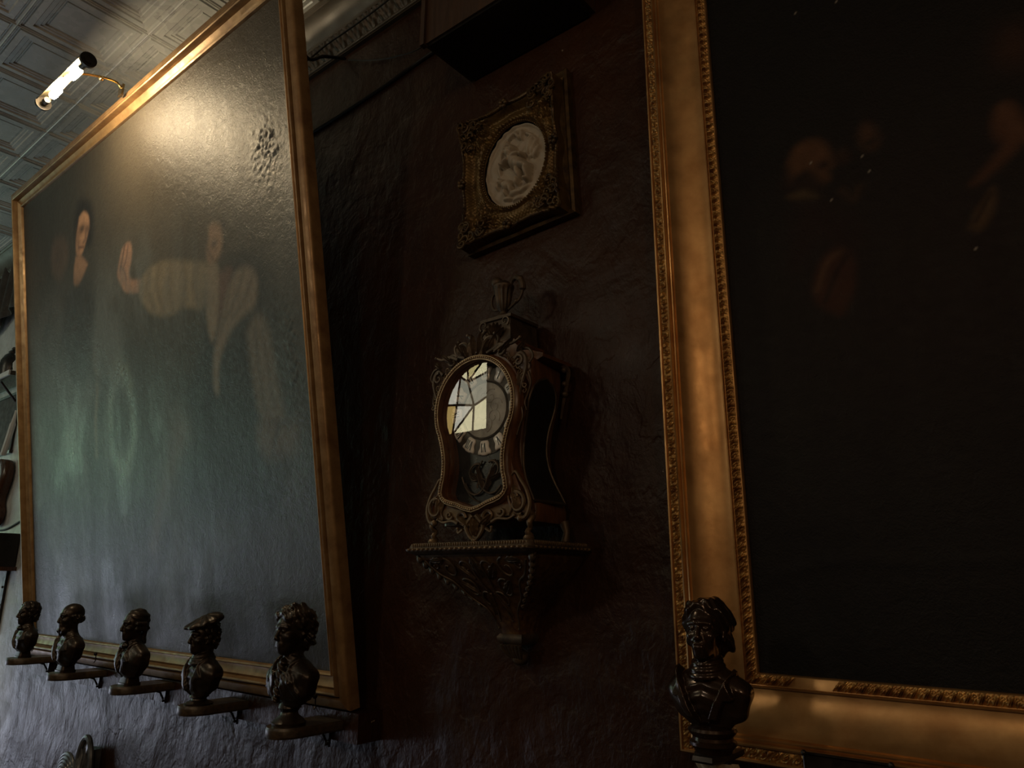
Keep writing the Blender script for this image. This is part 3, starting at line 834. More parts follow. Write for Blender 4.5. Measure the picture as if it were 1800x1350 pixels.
p.stroke([(0.1573, 0.6294), (0.1799, 0.6759), (0.2046, 0.6899)], 0.006, (0.10, 0.05, 0.028), 0.7)
p.stroke([(0.168, 0.6059), (0.1913, 0.6517), (0.2105, 0.6776)], 0.006, (0.02, 0.009, 0.006), 0.8)
p.poly([(0.139, 0.7983), (0.1779, 0.7938), (0.2202, 0.7487), (0.2417, 0.6996), (0.2221, 0.6846), (0.1694, 0.7111), (0.1265, 0.6695), (0.123, 0.7362)], (0.020, 0.010, 0.008), 0.03)
p.poly([(0.4401, 0.8367), (0.4505, 0.8574), (0.4678, 0.8597), (0.4793, 0.8344), (0.4772, 0.8007), (0.4654, 0.7792), (0.4425, 0.7609), (0.4142, 0.7442), (0.4015, 0.745), (0.4292, 0.771), (0.4472, 0.7935), (0.4395, 0.8117)], (0.085, 0.036, 0.019), 0.012)
p.stroke([(0.4589, 0.8537), (0.4718, 0.8129), (0.4765, 0.7961)], 0.010, (0.11, 0.05, 0.028), 0.8)
p.poly([(0.3893, 0.6731), (0.4011, 0.6981), (0.4178, 0.7166), (0.4268, 0.7279), (0.4276, 0.7083), (0.4181, 0.6828), (0.4008, 0.6646)], (0.085, 0.048, 0.024), 0.010)
p.stroke([(0.3978, 0.6799), (0.412, 0.7021), (0.4233, 0.7194)], 0.004, (0.03, 0.016, 0.01), 0.8)
p.spot((0.4867, 0.9535), 0.03, 0.04, (0.05, 0.022, 0.013), 0.8)
p.C *= 0.85
sparks = p.rng.uniform(0, 1, p.X.size) > 0.9996
p.C[sparks & (p.Z > 0.6)] = (0.25, 0.22, 0.18)
wr = (0.1449, 0.1401); wr2 = (0.3241, 0.1765)
rel = 0.0014 * np.exp(-((p.Z - wr[1] - 0.04 * np.sin(p.X * 9)) / 0.012) ** 2) * np.exp(-((p.X - wr[0]) / 0.12) ** 2) + 0.0012 * np.exp(-((p.Z - wr2[1]) / 0.010) ** 2) * np.exp(-((p.X - wr2[0]) / 0.08) ** 2)
p.build(M['canvas_dark'], rp, u, u, -0.012, rel)
# empty name plate bracket on the bottom rail
mb = MB()
x0, x1, z0, z1 = 0.205, 0.322, 0.003, 0.029
for a, b in (((x0, z0), (x1, z0)), ((x0, z1), (x1, z1)), ((x0, z0), (x0, z1)), ((x1, z0), (x1, z1))):
    mb.tube([(a[0], -0.066, a[1]), (b[0], -0.066, b[1])], 0.0019, 6)
for x in (x0, x1):
    mb.ball((x, -0.067, z1), 0.0042, 8, 6)
    mb.ball((x, -0.067, z0), 0.0034, 8, 6)
mb.box((x0, -0.062, z0), (x1, -0.050, z1))
mb.build('name_plate_bracket', M['dark_metal'], rp)['label'] = 'empty black name plate bracket'

# --- picture light above the leaning painting
def picture_light():
    t = thing('picture_light', 'brass tube picture light with two lit bulbs on an arm over the leaning painting', 'lamp', (-2.311, -0.615, CAMZ + 1.486), (0, math.radians(2.0), 0))
    a, b = Vector((-0.172, 0, 0.0)), Vector((0.172, 0, 0.0))
    R = 0.022
    mb = MB()                                   # open half tube: closed towards the room and up
    def sh(uu, v):
        an = math.radians(40 + 132 * v)         # from straight above round to the room side
        return (a.x + (b.x - a.x) * uu, R * math.cos(an), R * math.sin(an) + 0.006)
    mb.grid(24, 14, sh)
    s = mb.build('shade', M['lamp_brass'], t)
    sm = s.modifiers.new('solid', 'SOLIDIFY'); sm.thickness = 0.0016
    for x, sg in ((a.x, -1), (b.x, 1)):
        mb = MB()
        mb.tube([(x, 0, 0.006), (x + sg * 0.010, 0, 0.006)], R * 1.06, 20)
        mb.tube([(x + sg * 0.010, 0, 0.006), (x + sg * 0.014, 0, 0.006)], R * 0.6, 16)
        mb.build('end_cap', M['dark_metal'], t)
    bm_, _, _ = emit_mat('glowing_bulb', (1.0, 0.78, 0.48), BULB_STRENGTH)
    for x in (-0.078, 0.078):
        mb = MB()
        mb.tube([(x - 0.032, 0.002, 0.004), (x - 0.028, 0.002, 0.004), (x - 0.022, 0.002, 0.004), (x + 0.028, 0.002, 0.004), (x + 0.034, 0.002, 0.004)], [0.004, 0.009, 0.0115, 0.0115, 0.006], 12)
        mb.build('bulb', bm_, t)
    for x in (-0.150, 0.142):
        mb = MB()
        mb.tube([(x - 0.012, 0.0, 0.004), (x + 0.012, 0.0, 0.004)], 0.010, 12)
        mb.build('lamp_holder', M['dark_metal'], t)
    mb = MB()
    mb.tube(spline([(0.0, -0.010, 0.026), (-0.005, 0.03, 0.060), (-0.025, 0.10, 0.100), (-0.045, 0.155, 0.122), (-0.050, 0.176, 0.112)], 8), 0.0042, 8)
    mb.box((-0.064, 0.174, 0.082), (-0.036, 0.181, 0.124))
    mb.ball((-0.026, 0.105, 0.096), 0.008, 8, 6)
    mb.build('arm', M['brass'], t)
picture_light()

# ---------------------------------------------------------------- busts (sculpted as distance fields, meshed with surface nets)
def surface_nets(F, org, h):
    S = F < 0
    nx, ny, nz = F.shape
    core = lambda A, dx, dy, dz: A[dx:nx - 1 + dx, dy:ny - 1 + dy, dz:nz - 1 + dz]
    corners = [(i, j, k) for i in (0, 1) for j in (0, 1) for k in (0, 1)]
    cnt = sum(core(S, *c).astype(np.int8) for c in corners)
    act = (cnt > 0) & (cnt < 8)
    ids = np.argwhere(act)
    n = len(ids)
    vid = np.full(act.shape, -1, np.int64)
    vid[tuple(ids.T)] = np.arange(n)
    pos = np.zeros((n, 3)); num = np.zeros(n)
    for a in corners:
        for ax in range(3):
            if a[ax] == 0:
                b = list(a); b[ax] = 1
                fa = F[ids[:, 0] + a[0], ids[:, 1] + a[1], ids[:, 2] + a[2]]
                fb = F[ids[:, 0] + b[0], ids[:, 1] + b[1], ids[:, 2] + b[2]]
                m = (fa < 0) != (fb < 0)
                t = np.where(m, fa / np.where(m, fa - fb, 1), 0)
                q = np.tile(np.array(a, float), (n, 1))
                q[:, ax] += t
                pos += q * m[:, None]
                num += m
    V = (ids + pos / num[:, None]) * h + np.array(org)
    faces = []
    for ax in range(3):
        o1, o2 = [(1, 2), (2, 0), (0, 1)][ax]
        sl0 = [slice(1, -1)] * 3; sl1 = [slice(1, -1)] * 3
        sl0[ax] = slice(0, -1); sl1[ax] = slice(1, None)
        A, B = S[tuple(sl0)], S[tuple(sl1)]
        for flip in (0, 1):
            e = np.argwhere((A & ~B) if flip == 0 else (~A & B))
            if len(e) == 0:
                continue
            g = e.copy()
            g[:, o1] += 1; g[:, o2] += 1
            def cell(d1, d2):
                q = g.copy(); q[:, o1] += d1; q[:, o2] += d2
                return vid[q[:, 0], q[:, 1], q[:, 2]]
            quad = [cell(-1, -1), cell(0, -1), cell(0, 0), cell(-1, 0)]
            if flip:
                quad = quad[::-1]
            faces.append(np.stack(quad, 1))
    Fq = np.concatenate(faces)
    return V, Fq[(Fq >= 0).all(1)]

class SDF:
    def __init__(s, lo, hi, h):
        s.lo, s.h = lo, h
        ax = [np.arange(lo[i], hi[i] + h, h) for i in range(3)]
        s.x, s.y, s.z = np.meshgrid(*ax, indexing='ij')
    def ell(s, c, r):
        k = np.sqrt(((s.x - c[0]) / r[0]) ** 2 + ((s.y - c[1]) / r[1]) ** 2 + ((s.z - c[2]) / r[2]) ** 2)
        return (k - 1) * min(r)
    def cap(s, a, b, ra, rb=None):
        rb = ra if rb is None else rb
        a, b = np.array(a, float), np.array(b, float)
        d = b - a
        t = np.clip(((s.x - a[0]) * d[0] + (s.y - a[1]) * d[1] + (s.z - a[2]) * d[2]) / (d @ d), 0, 1)
        return np.sqrt((s.x - a[0] - t * d[0]) ** 2 + (s.y - a[1] - t * d[1]) ** 2 + (s.z - a[2] - t * d[2]) ** 2) - (ra + (rb - ra) * t)
def smin(a, b, k):
    h = np.clip(0.5 + 0.5 * (b - a) / k, 0, 1)
    return b * (1 - h) + a * h - k * h * (1 - h)
def smax(a, b, k):
    return -smin(-a, -b, k)

def curls(x, y, z, f, seed):
    wx = x + 0.05 * np.sin(z * f * 0.5 + seed) ; wz = z + 0.05 * np.sin(x * f * 0.55 + 1.7 * seed); wy = y + 0.05 * np.sin((x + z) * f * 0.4 + seed)
    return np.sin(wx * f + seed) * np.sin(wz * f * 0.9 + seed * 2) + 0.8 * np.sin(wy * f * 1.1 + seed * 0.7) * np.cos(wz * f * 0.7) + 0.4 * np.sin((wx + wy + wz) * f * 1.9)

def bust_mesh(o, h=0.018):
    """head one unit tall, chin at z=0, facing -Y; torso below"""
    g = SDF((-0.80, -0.78, -1.18), (0.80, 0.72, 1.20), h)
    x, y, z = g.x, g.y, g.z
    ax = np.abs(x)
    # skull and face
    d = g.ell((0, 0.05, 0.64), (0.325, 0.40, 0.35))
    d = smin(d, g.ell((0, -0.10, 0.38), (0.255, 0.275, 0.38)), 0.10)
    d = smin(d, g.ell((0, -0.255, 0.085), (0.125, 0.11, 0.10)), 0.10)                 # chin
    d = smin(d, g.cap((0, 0.02, 0.20), (0, -0.15, 0.08), 0.20, 0.12), 0.08)            # jaw
    for sx in (-1, 1):
        d = smin(d, g.cap((sx * 0.05, -0.365, 0.585), (sx * 0.20, -0.30, 0.575), 0.045), 0.06)   # brow
        d = smax(d, -g.ell((sx * 0.125, -0.415, 0.495), (0.080, 0.07, 0.055)), 0.05)    # eye socket
        d = smin(d, g.ell((sx * 0.122, -0.318, 0.495), (0.058, 0.05, 0.042)), 0.012)    # eye
        d = smin(d, g.cap((sx * 0.07, -0.358, 0.523), (sx * 0.19, -0.315, 0.512), 0.012), 0.018)
        d = smin(d, g.ell((sx * 0.185, -0.245, 0.37), (0.085, 0.09, 0.075)), 0.08)     # cheekbone
        ear = smin(g.ell((sx * 0.325, 0.05, 0.45), (0.04, 0.085, 0.125)), g.ell((sx * 0.315, 0.02, 0.36), (0.03, 0.05, 0.05)), 0.03)
        d = smin(d, ear, 0.02)
    nl = o.get('nose', 1.0)
    nose = smin(g.cap((0, -0.365, 0.53), (0, -0.395 - 0.055 * nl, 0.36), 0.036, 0.050), g.ell((0, -0.395 - 0.03 * nl, 0.325), (0.078, 0.06, 0.042)), 0.03)
    d = smin(d, nose, 0.03)
    d = smin(d, g.ell((0, -0.345, 0.205), (0.115, 0.055, 0.095)), 0.05)                # muzzle
    d = smin(d, g.cap((-0.075, -0.372, 0.225), (0.075, -0.372, 0.225), 0.022), 0.016)
    d = smin(d, g.cap((-0.06, -0.368, 0.168), (0.06, -0.368, 0.168), 0.026), 0.016)
    d = smax(d, -g.cap((-0.10, -0.405, 0.198), (0.10, -0.405, 0.198), 0.011), 0.012)
    # neck
    d = smin(d, g.cap((0, 0.08, 0.20), (0, 0.12, -0.40), 0.185, 0.22), 0.07)
    sd = o.get('seed', 1.0)
    kind = o['hair']
    line = 0.8 * y + 0.6 * z
    if kind in ('wavy', 'wild', 'swept', 'beret'):
        grow = {'wavy': 0.05, 'wild': 0.11, 'swept': 0.115, 'beret': 0.06}[kind]
        hr = g.ell((0, 0.07, 0.62), (0.345 + grow, 0.40 + grow, 0.36 + grow))
        hr = smin(hr, g.ell((0, 0.22, 0.32), (0.30 + grow, 0.25, 0.30)), 0.1)
        f, amp = {'wavy': (26, 0.022), 'wild': (21, 0.042), 'swept': (13, 0.030), 'beret': (22, 0.030)}[kind]
        hr = hr - amp * curls(x, y, z, f, sd)
        cut = {'wavy': 0.27, 'wild': 0.20, 'swept': 0.265, 'beret': 0.26}[kind]
        hr = smax(hr, cut - line + 0.03 * np.sin(x * 16 + sd), 0.05)
        if kind in ('wavy', 'beret'):
            side = g.ell((0, -0.02, 0.40), (0.345, 0.10, 0.20)) - 0.02 * curls(x, y, z, 28, sd + 1)
            hr = smin(hr, smax(side, 0.28 - ax, 0.02), 0.04)
        d = smin(d, hr, 0.025)
    if kind == 'bald':
        fr = g.ell((0, 0.12, 0.45), (0.375, 0.34, 0.24)) - 0.022 * curls(x, y, z, 25, sd)
        fr = smax(fr, 0.20 - line, 0.05)
        d = smin(d, fr, 0.03)
        bd = g.ell((0, -0.20, 0.06), (0.20, 0.20, 0.19)) - 0.022 * curls(x, y, z, 27, sd + 2)
        d = smin(d, smax(bd, z - 0.19, 0.04), 0.03)
    if kind == 'wig':
        hr = g.ell((0, 0.08, 0.66), (0.365, 0.42, 0.375)) - 0.012 * np.sin(z * 30 + 3 * np.sin(y * 5))
        hr = smax(hr, 0.27 - line, 0.05)
        for sx in (-1, 1):
            for zz in (0.52, 0.36):
                hr = smin(hr, g.cap((sx * 0.36, -0.06, zz), (sx * 0.36, 0.20, zz), 0.082), 0.02)
        hr = smin(hr, g.cap((0, 0.40, 0.50), (0, 0.36, -0.10), 0.11, 0.07), 0.05)
        hr = smin(hr, g.ell((0, 0.47, 0.36), (0.17, 0.05, 0.07)), 0.03)
        d = smin(d, hr, 0.02)
    if kind == 'beret':
        z0 = g.z
        g.z = z0 - 0.30 * g.y
        cap_ = g.ell((0.0, -0.04, 0.91), (0.45, 0.55, 0.13))
        cap_ = smin(cap_, g.ell((0.0, 0.14, 0.95), (0.40, 0.36, 0.17)), 0.08) - 0.010 * np.sin(np.arctan2(y, x) * 9)
        g.z = z0
        band = smax(g.ell((0, 0.03, 0.78), (0.385, 0.445, 0.16)), np.abs(z - 0.78) - 0.05, 0.02)
        d = smin(smin(d, band, 0.02), cap_, 0.03)
    # torso
    t = g.ell((0, 0.10, -0.62), (0.56, 0.33, 0.52))
    for sx in (-1, 1):
        t = smin(t, g.cap((sx * 0.10, 0.12, -0.26), (sx * 0.44, 0.12, -0.52), 0.17, 0.20), 0.14)
        t = smin(t, g.cap((sx * 0.46, 0.12, -0.50), (sx * 0.42, 0.10, -0.78), 0.19, 0.15), 0.10)
    taper = ax - (0.66 - o.get('taper', 0.26) * np.clip((-0.60 - z) / 0.5, 0, 1) ** 1.2)
    t = smax(t, taper, 0.05)
    t = smax(t, y - 0.30, 0.05)
    t = smax(t, -1.08 - z, 0.03)
    front = np.clip(-y * 6 + 1.0, 0, 1)
    vee = o.get('vee', 0.5)
    edge = ax - (0.05 + vee * np.clip(z + 1.02, 0, 2) * 0.55)
    coat = np.clip(edge / 0.03, 0, 1)
    t = t - 0.035 * coat * front                                                        # coat over the shirt
    lap = np.clip((edge - 0.0) / 0.02, 0, 1) * np.clip((0.17 + 0.10 * np.sin((z + 0.1) * 9) * (z > -0.62) - edge) / 0.02, 0, 1)
    t = t - o.get('lapel', 0.045) * lap * np.clip(front, 0, 1) * np.clip((z + 1.0) / 0.08, 0, 1)         # lapel
    t = t - 0.010 * np.sin(z * 30 + 10 * ax) * (1 - coat) * front                       # shirt folds
    t = t - 0.010 * np.sin(x * 9 + z * 14 + sd) * coat
    d = smin(d, t, 0.05)
    if o.get('collar', True):
        col = smax(g.cap((0, 0.10, -0.10), (0, 0.13, -0.30), 0.245, 0.30), np.abs(z + 0.17 + 0.45 * y) - 0.10, 0.03)
        d = smin(d, col, 0.03)
    if o.get('scarf'):
        for k in range(3):
            zz = -0.02 - 0.09 * k
            rr = np.sqrt((x / 1.0) ** 2 + ((y - 0.06) / 1.05) ** 2)
            ring = np.sqrt((rr - (0.215 + 0.02 * k)) ** 2 + (z - zz - 0.25 * (y - 0.06)) ** 2) - 0.055
            d = smin(d, ring, 0.02)
    if o.get('ruffle'):
        rf = g.cap((0, -0.17, -0.20), (0, -0.27, -0.95), 0.09, 0.06) - 0.022 * np.sin(z * 38 + 3 * np.sin(x * 14))
        d = smin(d, rf, 0.03)
        rc = smax(g.ell((0, 0.08, -0.60), (0.63, 0.40, 0.52)), taper + 0.02, 0.04) - 0.022 * curls(x, y, z, 17, sd)
        d = smin(d, smax(smax(rc, 0.10 - ax, 0.05), z + 0.36, 0.05), 0.03)
    if o.get('cravat'):
        d = smin(d, g.ell((0, -0.20, -0.16), (0.17, 0.09, 0.10)) - 0.012 * np.sin(x * 40), 0.03)
    V, Q = surface_nets(d, g.lo, g.h)
    return V, Q

def make_bust(loc, height, opts, label, rotz=0.0, mat='bronze', socle='round', h=0.020, tilt=0.0):
    """height from the foot of the socle to the crown; the sitter faces -Y"""
    root = thing('portrait_bust', label, 'bust', loc, (0, 0, rotz), 'bronze portrait busts')
    top = 1.10 if opts['hair'] in ('beret', 'wild') else 1.04
    foot = -1.08 - opts.get('socle_h', 0.22)
    s = height / ((top + 0.12) * opts.get('head', 0.87) - 0.12 - foot)
    V, Q = bust_mesh(opts, h)
    ti = opts.get('nod', 0.0)
    # a nod and turn of the head about the neck
    w = np.clip((V[:, 2] + 0.25) / 0.35, 0, 1); w = w * w * (3 - 2 * w)
    def turn(V, w, an, axis):
        a = an * w
        c, sn = np.cos(a), np.sin(a)
        X, Y, Z = V[:, 0].copy(), V[:, 1].copy() - 0.08, V[:, 2].copy() + 0.05
        if axis == 'z':
            V[:, 0], V[:, 1] = X * c - Y * sn, X * sn + Y * c + 0.08
        else:
            V[:, 1], V[:, 2] = Y * c - Z * sn + 0.08, Y * sn + Z * c - 0.05
        return V
    hs = opts.get('head', 0.87)
    k = 1 + (hs - 1) * w
    V = np.stack([V[:, 0] * k * (1 + 0.14 * (1 - w)), 0.08 + (V[:, 1] - 0.08) * k * (1 + 0.08 * (1 - w)), -0.12 + (V[:, 2] + 0.12) * k], 1)
    V = turn(V, w, ti, 'x')
    V = turn(V, w, opts.get('turn', 0.0), 'z')
    V = (V - np.array([0, 0.08, foot])) * s
    body = link_mesh('figure', V.tolist(), Q.tolist(), M[mat], root, True)
    mb = MB()
    sh = opts.get('socle_h', 0.22) * s
    if socle == 'round':
        mb.lathe([(0.36 * s, 0.0), (0.37 * s, sh * 0.16), (0.33 * s, sh * 0.22), (0.31 * s, sh * 0.30), (0.20 * s, sh * 0.50), (0.185 * s, sh * 0.66), (0.22 * s, sh * 0.80), (0.25 * s, sh * 0.86), (0.24 * s, sh * 0.96), (0.20 * s, sh * 1.25)], n=32)
    elif socle == 'turned':
        mb.lathe([(0.30 * s, 0.0), (0.32 * s, sh * 0.10), (0.36 * s, sh * 0.22), (0.40 * s, sh * 0.30), (0.40 * s, sh * 0.42), (0.35 * s, sh * 0.48), (0.34 * s, sh * 0.60), (0.39 * s, sh * 0.72), (0.42 * s, sh * 0.84), (0.40 * s, sh * 0.95), (0.2 * s, sh * 1.1)], n=40)
    else:
        a = 0.30 * s
        rings = []
        for z, k in ((0, 1.0), (sh * 0.3, 1.0), (sh * 0.36, 0.9), (sh * 0.9, 0.82), (sh * 1.3, 0.78)):
            rings.append([(a * k * math.copysign(abs(math.cos(q)) ** 0.35, math.cos(q)), 0.8 * a * k * math.copysign(abs(math.sin(q)) ** 0.35, math.sin(q)), z) for q in [2 * math.pi * i / 32 + 0.05 for i in range(32)]])
        mb.loft(rings)
    mb.build('socle', M[mat], root)
    return root

def plinth(x, zt, label, y1=-0.236, y0=-0.0705, w=0.096):
    """half-oval shelf that carries a bust; zt is its top"""
    root = thing('bust_shelf', label, 'shelf', (x, 0, zt), group='half-oval bust shelves')
    def outline(k):
        pts = [(-w / 2 * k, y0)]
        cy = y1 + w * 0.62
        for i in range(17):
            a = math.pi + math.pi * i / 16
            pts.append((w / 2 * k * math.cos(a), cy + (w * 0.62 - (1 - k) * 0.03) * math.sin(a)))
        pts.append((w / 2 * k, y0))
        return pts
    mb = MB()
    mb.loft([[(a, b, z) for a, b in outline(k)] for z, k in ((-0.0225, 0.93), (-0.018, 1.0), (-0.006, 1.0), (-0.004, 0.985), (0.0, 0.95))])
    mb.build('board', M['plinth_wood'], root, angle=30)
    mb = MB()
    mb.box((-0.006, y0 - 0.006, -0.062), (0.006, -0.0705, -0.0225))
    mb.tube([(0, y0 - 0.008, -0.050), (0, y0 - 0.020, -0.030), (0, y0 - 0.040, -0.0225)], 0.003, 6)
    mb.ball((0, y0 - 0.008, -0.055), 0.004, 8, 6)
    mb.build('bracket', M['dark_metal'], root)
    return root

BY = -0.185
for x, z, hgt, opts, lab, slab, soc in (
    (-3.128, -0.280, 0.196, dict(hair='wavy', seed=1.3, vee=0.75, nose=0.7, cravat=True), 'bronze bust with short wavy hair and open coat, farthest left of the row', 'half-oval dark shelf under the wavy haired bust at the far left', 'square'),
    (-2.738, -0.300, 0.220, dict(hair='bald', seed=2.1, vee=0.6, nose=0.6), 'bronze bust of a bald bearded man in a coat', 'half-oval dark shelf under the bald bearded bust', 'square'),
    (-2.278, -0.300, 0.212, dict(hair='wig', seed=0.6, vee=0.3, nose=0.7, cravat=True), 'bronze bust of a man in a rolled wig with a tied pigtail', 'half-oval dark shelf under the bust in the rolled wig', 'square'),
    (-1.884, -0.312, 0.216, dict(hair='beret', seed=3.0, vee=0.45, nose=0.9, scarf=True), 'bronze bust of a man in a soft beret with a folded scarf', 'half-oval dark shelf under the bust wearing a beret', 'round'),
    (-1.492, -0.316, 0.260, dict(hair='wild', seed=1.9, vee=0.4, nose=1.0, ruffle=True, socle_h=0.42, head=0.96), 'tall bronze bust with thick curly hair and ruffled coat on a round socle', 'half-oval dark shelf under the tall curly haired bust', 'round')):
    plinth(x, CAMZ + z, slab, y0=-0.090 if z > -0.29 else -0.0705)
    make_bust((x, BY, CAMZ + z), hgt, opts, lab, socle=soc, h=0.022)

# the bust in front of the gold frame, on a turned black socle and a carved wall bracket
make_bust((-0.486, -0.180, CAMZ - 0.236), 0.208, dict(hair='swept', seed=2.6, vee=0.80, nose=0.45, scarf=True, nod=-0.14, turn=0.10, socle_h=0.42, head=0.98, lapel=0.075, taper=0.14),
          'glossy brown bust with swept back hair before the wide gold frame', rotz=math.radians(-4), mat='bronze_gloss', socle='turned', h=0.0155)
def bust_bracket():
    root = thing('carved_wall_bracket', 'worn white and gold carved wall bracket carrying the glossy brown bust', 'bracket', (-0.486, 0, CAMZ - 0.236))
    mb = MB()
    def rg(z, hw, y1):
        return [(-hw, -0.135, z), (-hw, y1 * 0.85, z), (-hw * 0.55, y1, z), (hw * 0.55, y1, z), (hw, y1 * 0.85, z), (hw, -0.135, z)]
    mb.loft([rg(0.0, 0.026, -0.218), rg(-0.006, 0.027, -0.220), rg(-0.010, 0.022, -0.214)])
    mb.build('shelf', M['dark_metal'], root, angle=30)
    mb = MB()
    def body(u, v):
        a = math.pi + math.pi * u
        k = (1 - v) ** 0.7
        r = 0.030 * (0.25 + 0.75 * k) * (1 + 0.10 * math.cos(a * 9) * (1 - v) + 0.06 * math.sin(v * 22))
        return (r * math.cos(a), -0.02 - 0.155 * k + 0.55 * r * math.sin(a) * 0.9, -0.012 - 0.15 * v)
    mb.grid(48, 30, body)
    mb.build('carved_corbel', M['worn_white'], root)
M['worn_white'] = simple('worn_white_and_gold_paint', (0.30, 0.18, 0.07), (0.62, 0.55, 0.42), 0.1, (0.4, 0.6), 45, 160, 0.4, 0.002)
bust_bracket()

# ---------------------------------------------------------------- ornament helpers (C-scrolls and leaves lying in an x,z plane at depth y)
def spiral(c, r0, r1, a0, a1, n=22):
    return [(c[0] + (r0 + (r1 - r0) * k / n) * math.cos(math.radians(a0 + (a1 - a0) * k / n)),
             c[1] + (r0 + (r1 - r0) * k / n) * math.sin(math.radians(a0 + (a1 - a0) * k / n))) for k in range(n + 1)]
def cscroll(mb, pts2, y, r0, r1, mirror=False, surf=None, bulb=True, n=6):
    """tapering scroll; surf(x,z)->y lets it follow a curved face"""
    m = len(pts2)
    for sg in ((1, -1) if mirror else (1,)):
        P = [(sg * a, (surf(sg * a, b) if surf else y), b) for a, b in pts2]
        R = [r0 + (r1 - r0) * k / (m - 1) for k in range(m)]
        mb.tube(P, R, n)
        if bulb:
            mb.ball(P[-1], r1 * 1.5, 8, 6)
def leaf2(mb, base, tip, w, y, lift=0.006, mirror=False, surf=None):
    bx, bz = base; tx, tz = tip
    L = math.hypot(tx - bx, tz - bz); dx, dz = (tx - bx) / L, (tz - bz) / L
    for sg in ((1, -1) if mirror else (1,)):
        def fn(u, v):
            s = v
            prof = math.sin(math.pi * min(1, 0.08 + 0.92 * s)) ** 0.7 * (1 + 0.18 * math.cos(s * 22))
            o = (u - 0.5) * w * prof
            X, Z = bx + dx * L * s - dz * o, bz + dz * L * s + dx * o
            yy = (surf(sg * X, Z) if surf else y) - lift * (1 - abs(2 * u - 1) ** 1.5) * (0.4 + math.sin(math.pi * s)) - 0.0015 * math.cos((u - 0.5) * 22)
            return (sg * X, yy, Z)
        mb.grid(9, 14, fn)

# ---------------------------------------------------------------- bracket clock
CZ = CAMZ + 0.070
ck = thing('bracket_clock', 'waisted antique bracket clock with gilt scroll mounts and enamel numerals', 'clock', (-0.957, 0.0, CZ))
def interp(tab, z):
    zs = [t[0] for t in tab]; vs = [t[1] for t in tab]
    return float(np.interp(z, zs, vs))
WT = [(0.036, 0.122), (0.060, 0.126), (0.085, 0.117), (0.115, 0.100), (0.145, 0.089), (0.180, 0.085), (0.220, 0.090), (0.265, 0.102), (0.31, 0.113), (0.340, 0.116), (0.362, 0.113)]
def WS(z):
    # smooth the table
    return sum(interp(WT, z + d) for d in (-0.012, -0.006, 0, 0.006, 0.012)) / 5
YF = -0.141
def case_ring(z, hw, yf, yb=-0.018, r=0.016):
    pts = []
    for cx, cy, a0 in ((hw - r, yf + r, -90), (hw - r, yb - r * 0.2, 0), (-hw + r, yb - r * 0.2, 90), (-hw + r, yf + r, 180)):
        for k in range(5):
            a = math.radians(a0 + 90 * k / 4)
            rr = r if cy < -0.05 else r * 0.2
            pts.append((cx + rr * math.cos(a), cy + rr * math.sin(a), z))
    return pts
mb = MB()
rings = [case_ring(z, WS(z), YF + 0.004 * math.sin(z * 10)) for z in np.linspace(0.036, 0.362, 30)]
mb.loft(rings)
mb.build('case', M['clock_wood'], ck, angle=50)
# side panels of black lacquer framed in moulding
for sg in (1, -1):
    mb = MB(); fr = MB()
    pz = np.linspace(0.075, 0.325, 26)
    edge = []
    def half(z):
        t = (z - 0.075) / 0.25
        return 0.050 * min(1.0, math.sqrt(max(0.0, 1 - max(0, (t - 0.72) / 0.28) ** 2))) * (0.86 + 0.14 * math.cos(2 * math.pi * t)) + 0.001
    vs, fs = [], []
    for z in pz:
        for s2 in (-1, 1):
            vs.append((sg * (WS(z) + 0.0015), -0.090 + s2 * half(z), z))
    for k in range(len(pz) - 1):
        fs.append((2 * k, 2 * k + 1, 2 * k + 3, 2 * k + 2))
    mb.add(vs, fs)
    mb.build('side_panel', M['ebony'], ck)
    loop = [(sg * (WS(z) + 0.001), -0.090 - half(z), z) for z in pz] + [(sg * (WS(z) + 0.001), -0.090 + half(z), z) for z in pz[::-1]]
    fr.tube(loop + [loop[0]], 0.0028, 6)
    fr.build('panel_moulding', M['ormolu_dark'], ck)
# stepped concave roof and top block
mb = MB()
def roof_ring(z, hw, d0, d1):
    return [(-hw, d1, z), (hw, d1, z), (hw, d0, z), (-hw, d0, z)]
mb.loft([roof_ring(z, w, -0.018, -0.018 - min(d, 0.102)) for z, w, d in ((0.360, 0.118, 0.150), (0.364, 0.129, 0.160), (0.371, 0.130, 0.161), (0.374, 0.122, 0.153), (0.380, 0.106, 0.136), (0.388, 0.086, 0.122), (0.397, 0.068, 0.110), (0.407, 0.056, 0.104), (0.412, 0.058, 0.106), (0.417, 0.055, 0.103), (0.420, 0.046, 0.098))])
mb.build('roof', M['clock_wood'], ck, angle=30)
mb = MB()
mb.loft([roof_ring(z, w, -0.020, -0.020 - d) for z, w, d in ((0.418, 0.042, 0.096), (0.470, 0.038, 0.092), (0.472, 0.043, 0.097), (0.478, 0.044, 0.098), (0.482, 0.036, 0.090), (0.486, 0.018, 0.070))])
mb.build('top_block', M['ormolu_dark'], ck, angle=30)
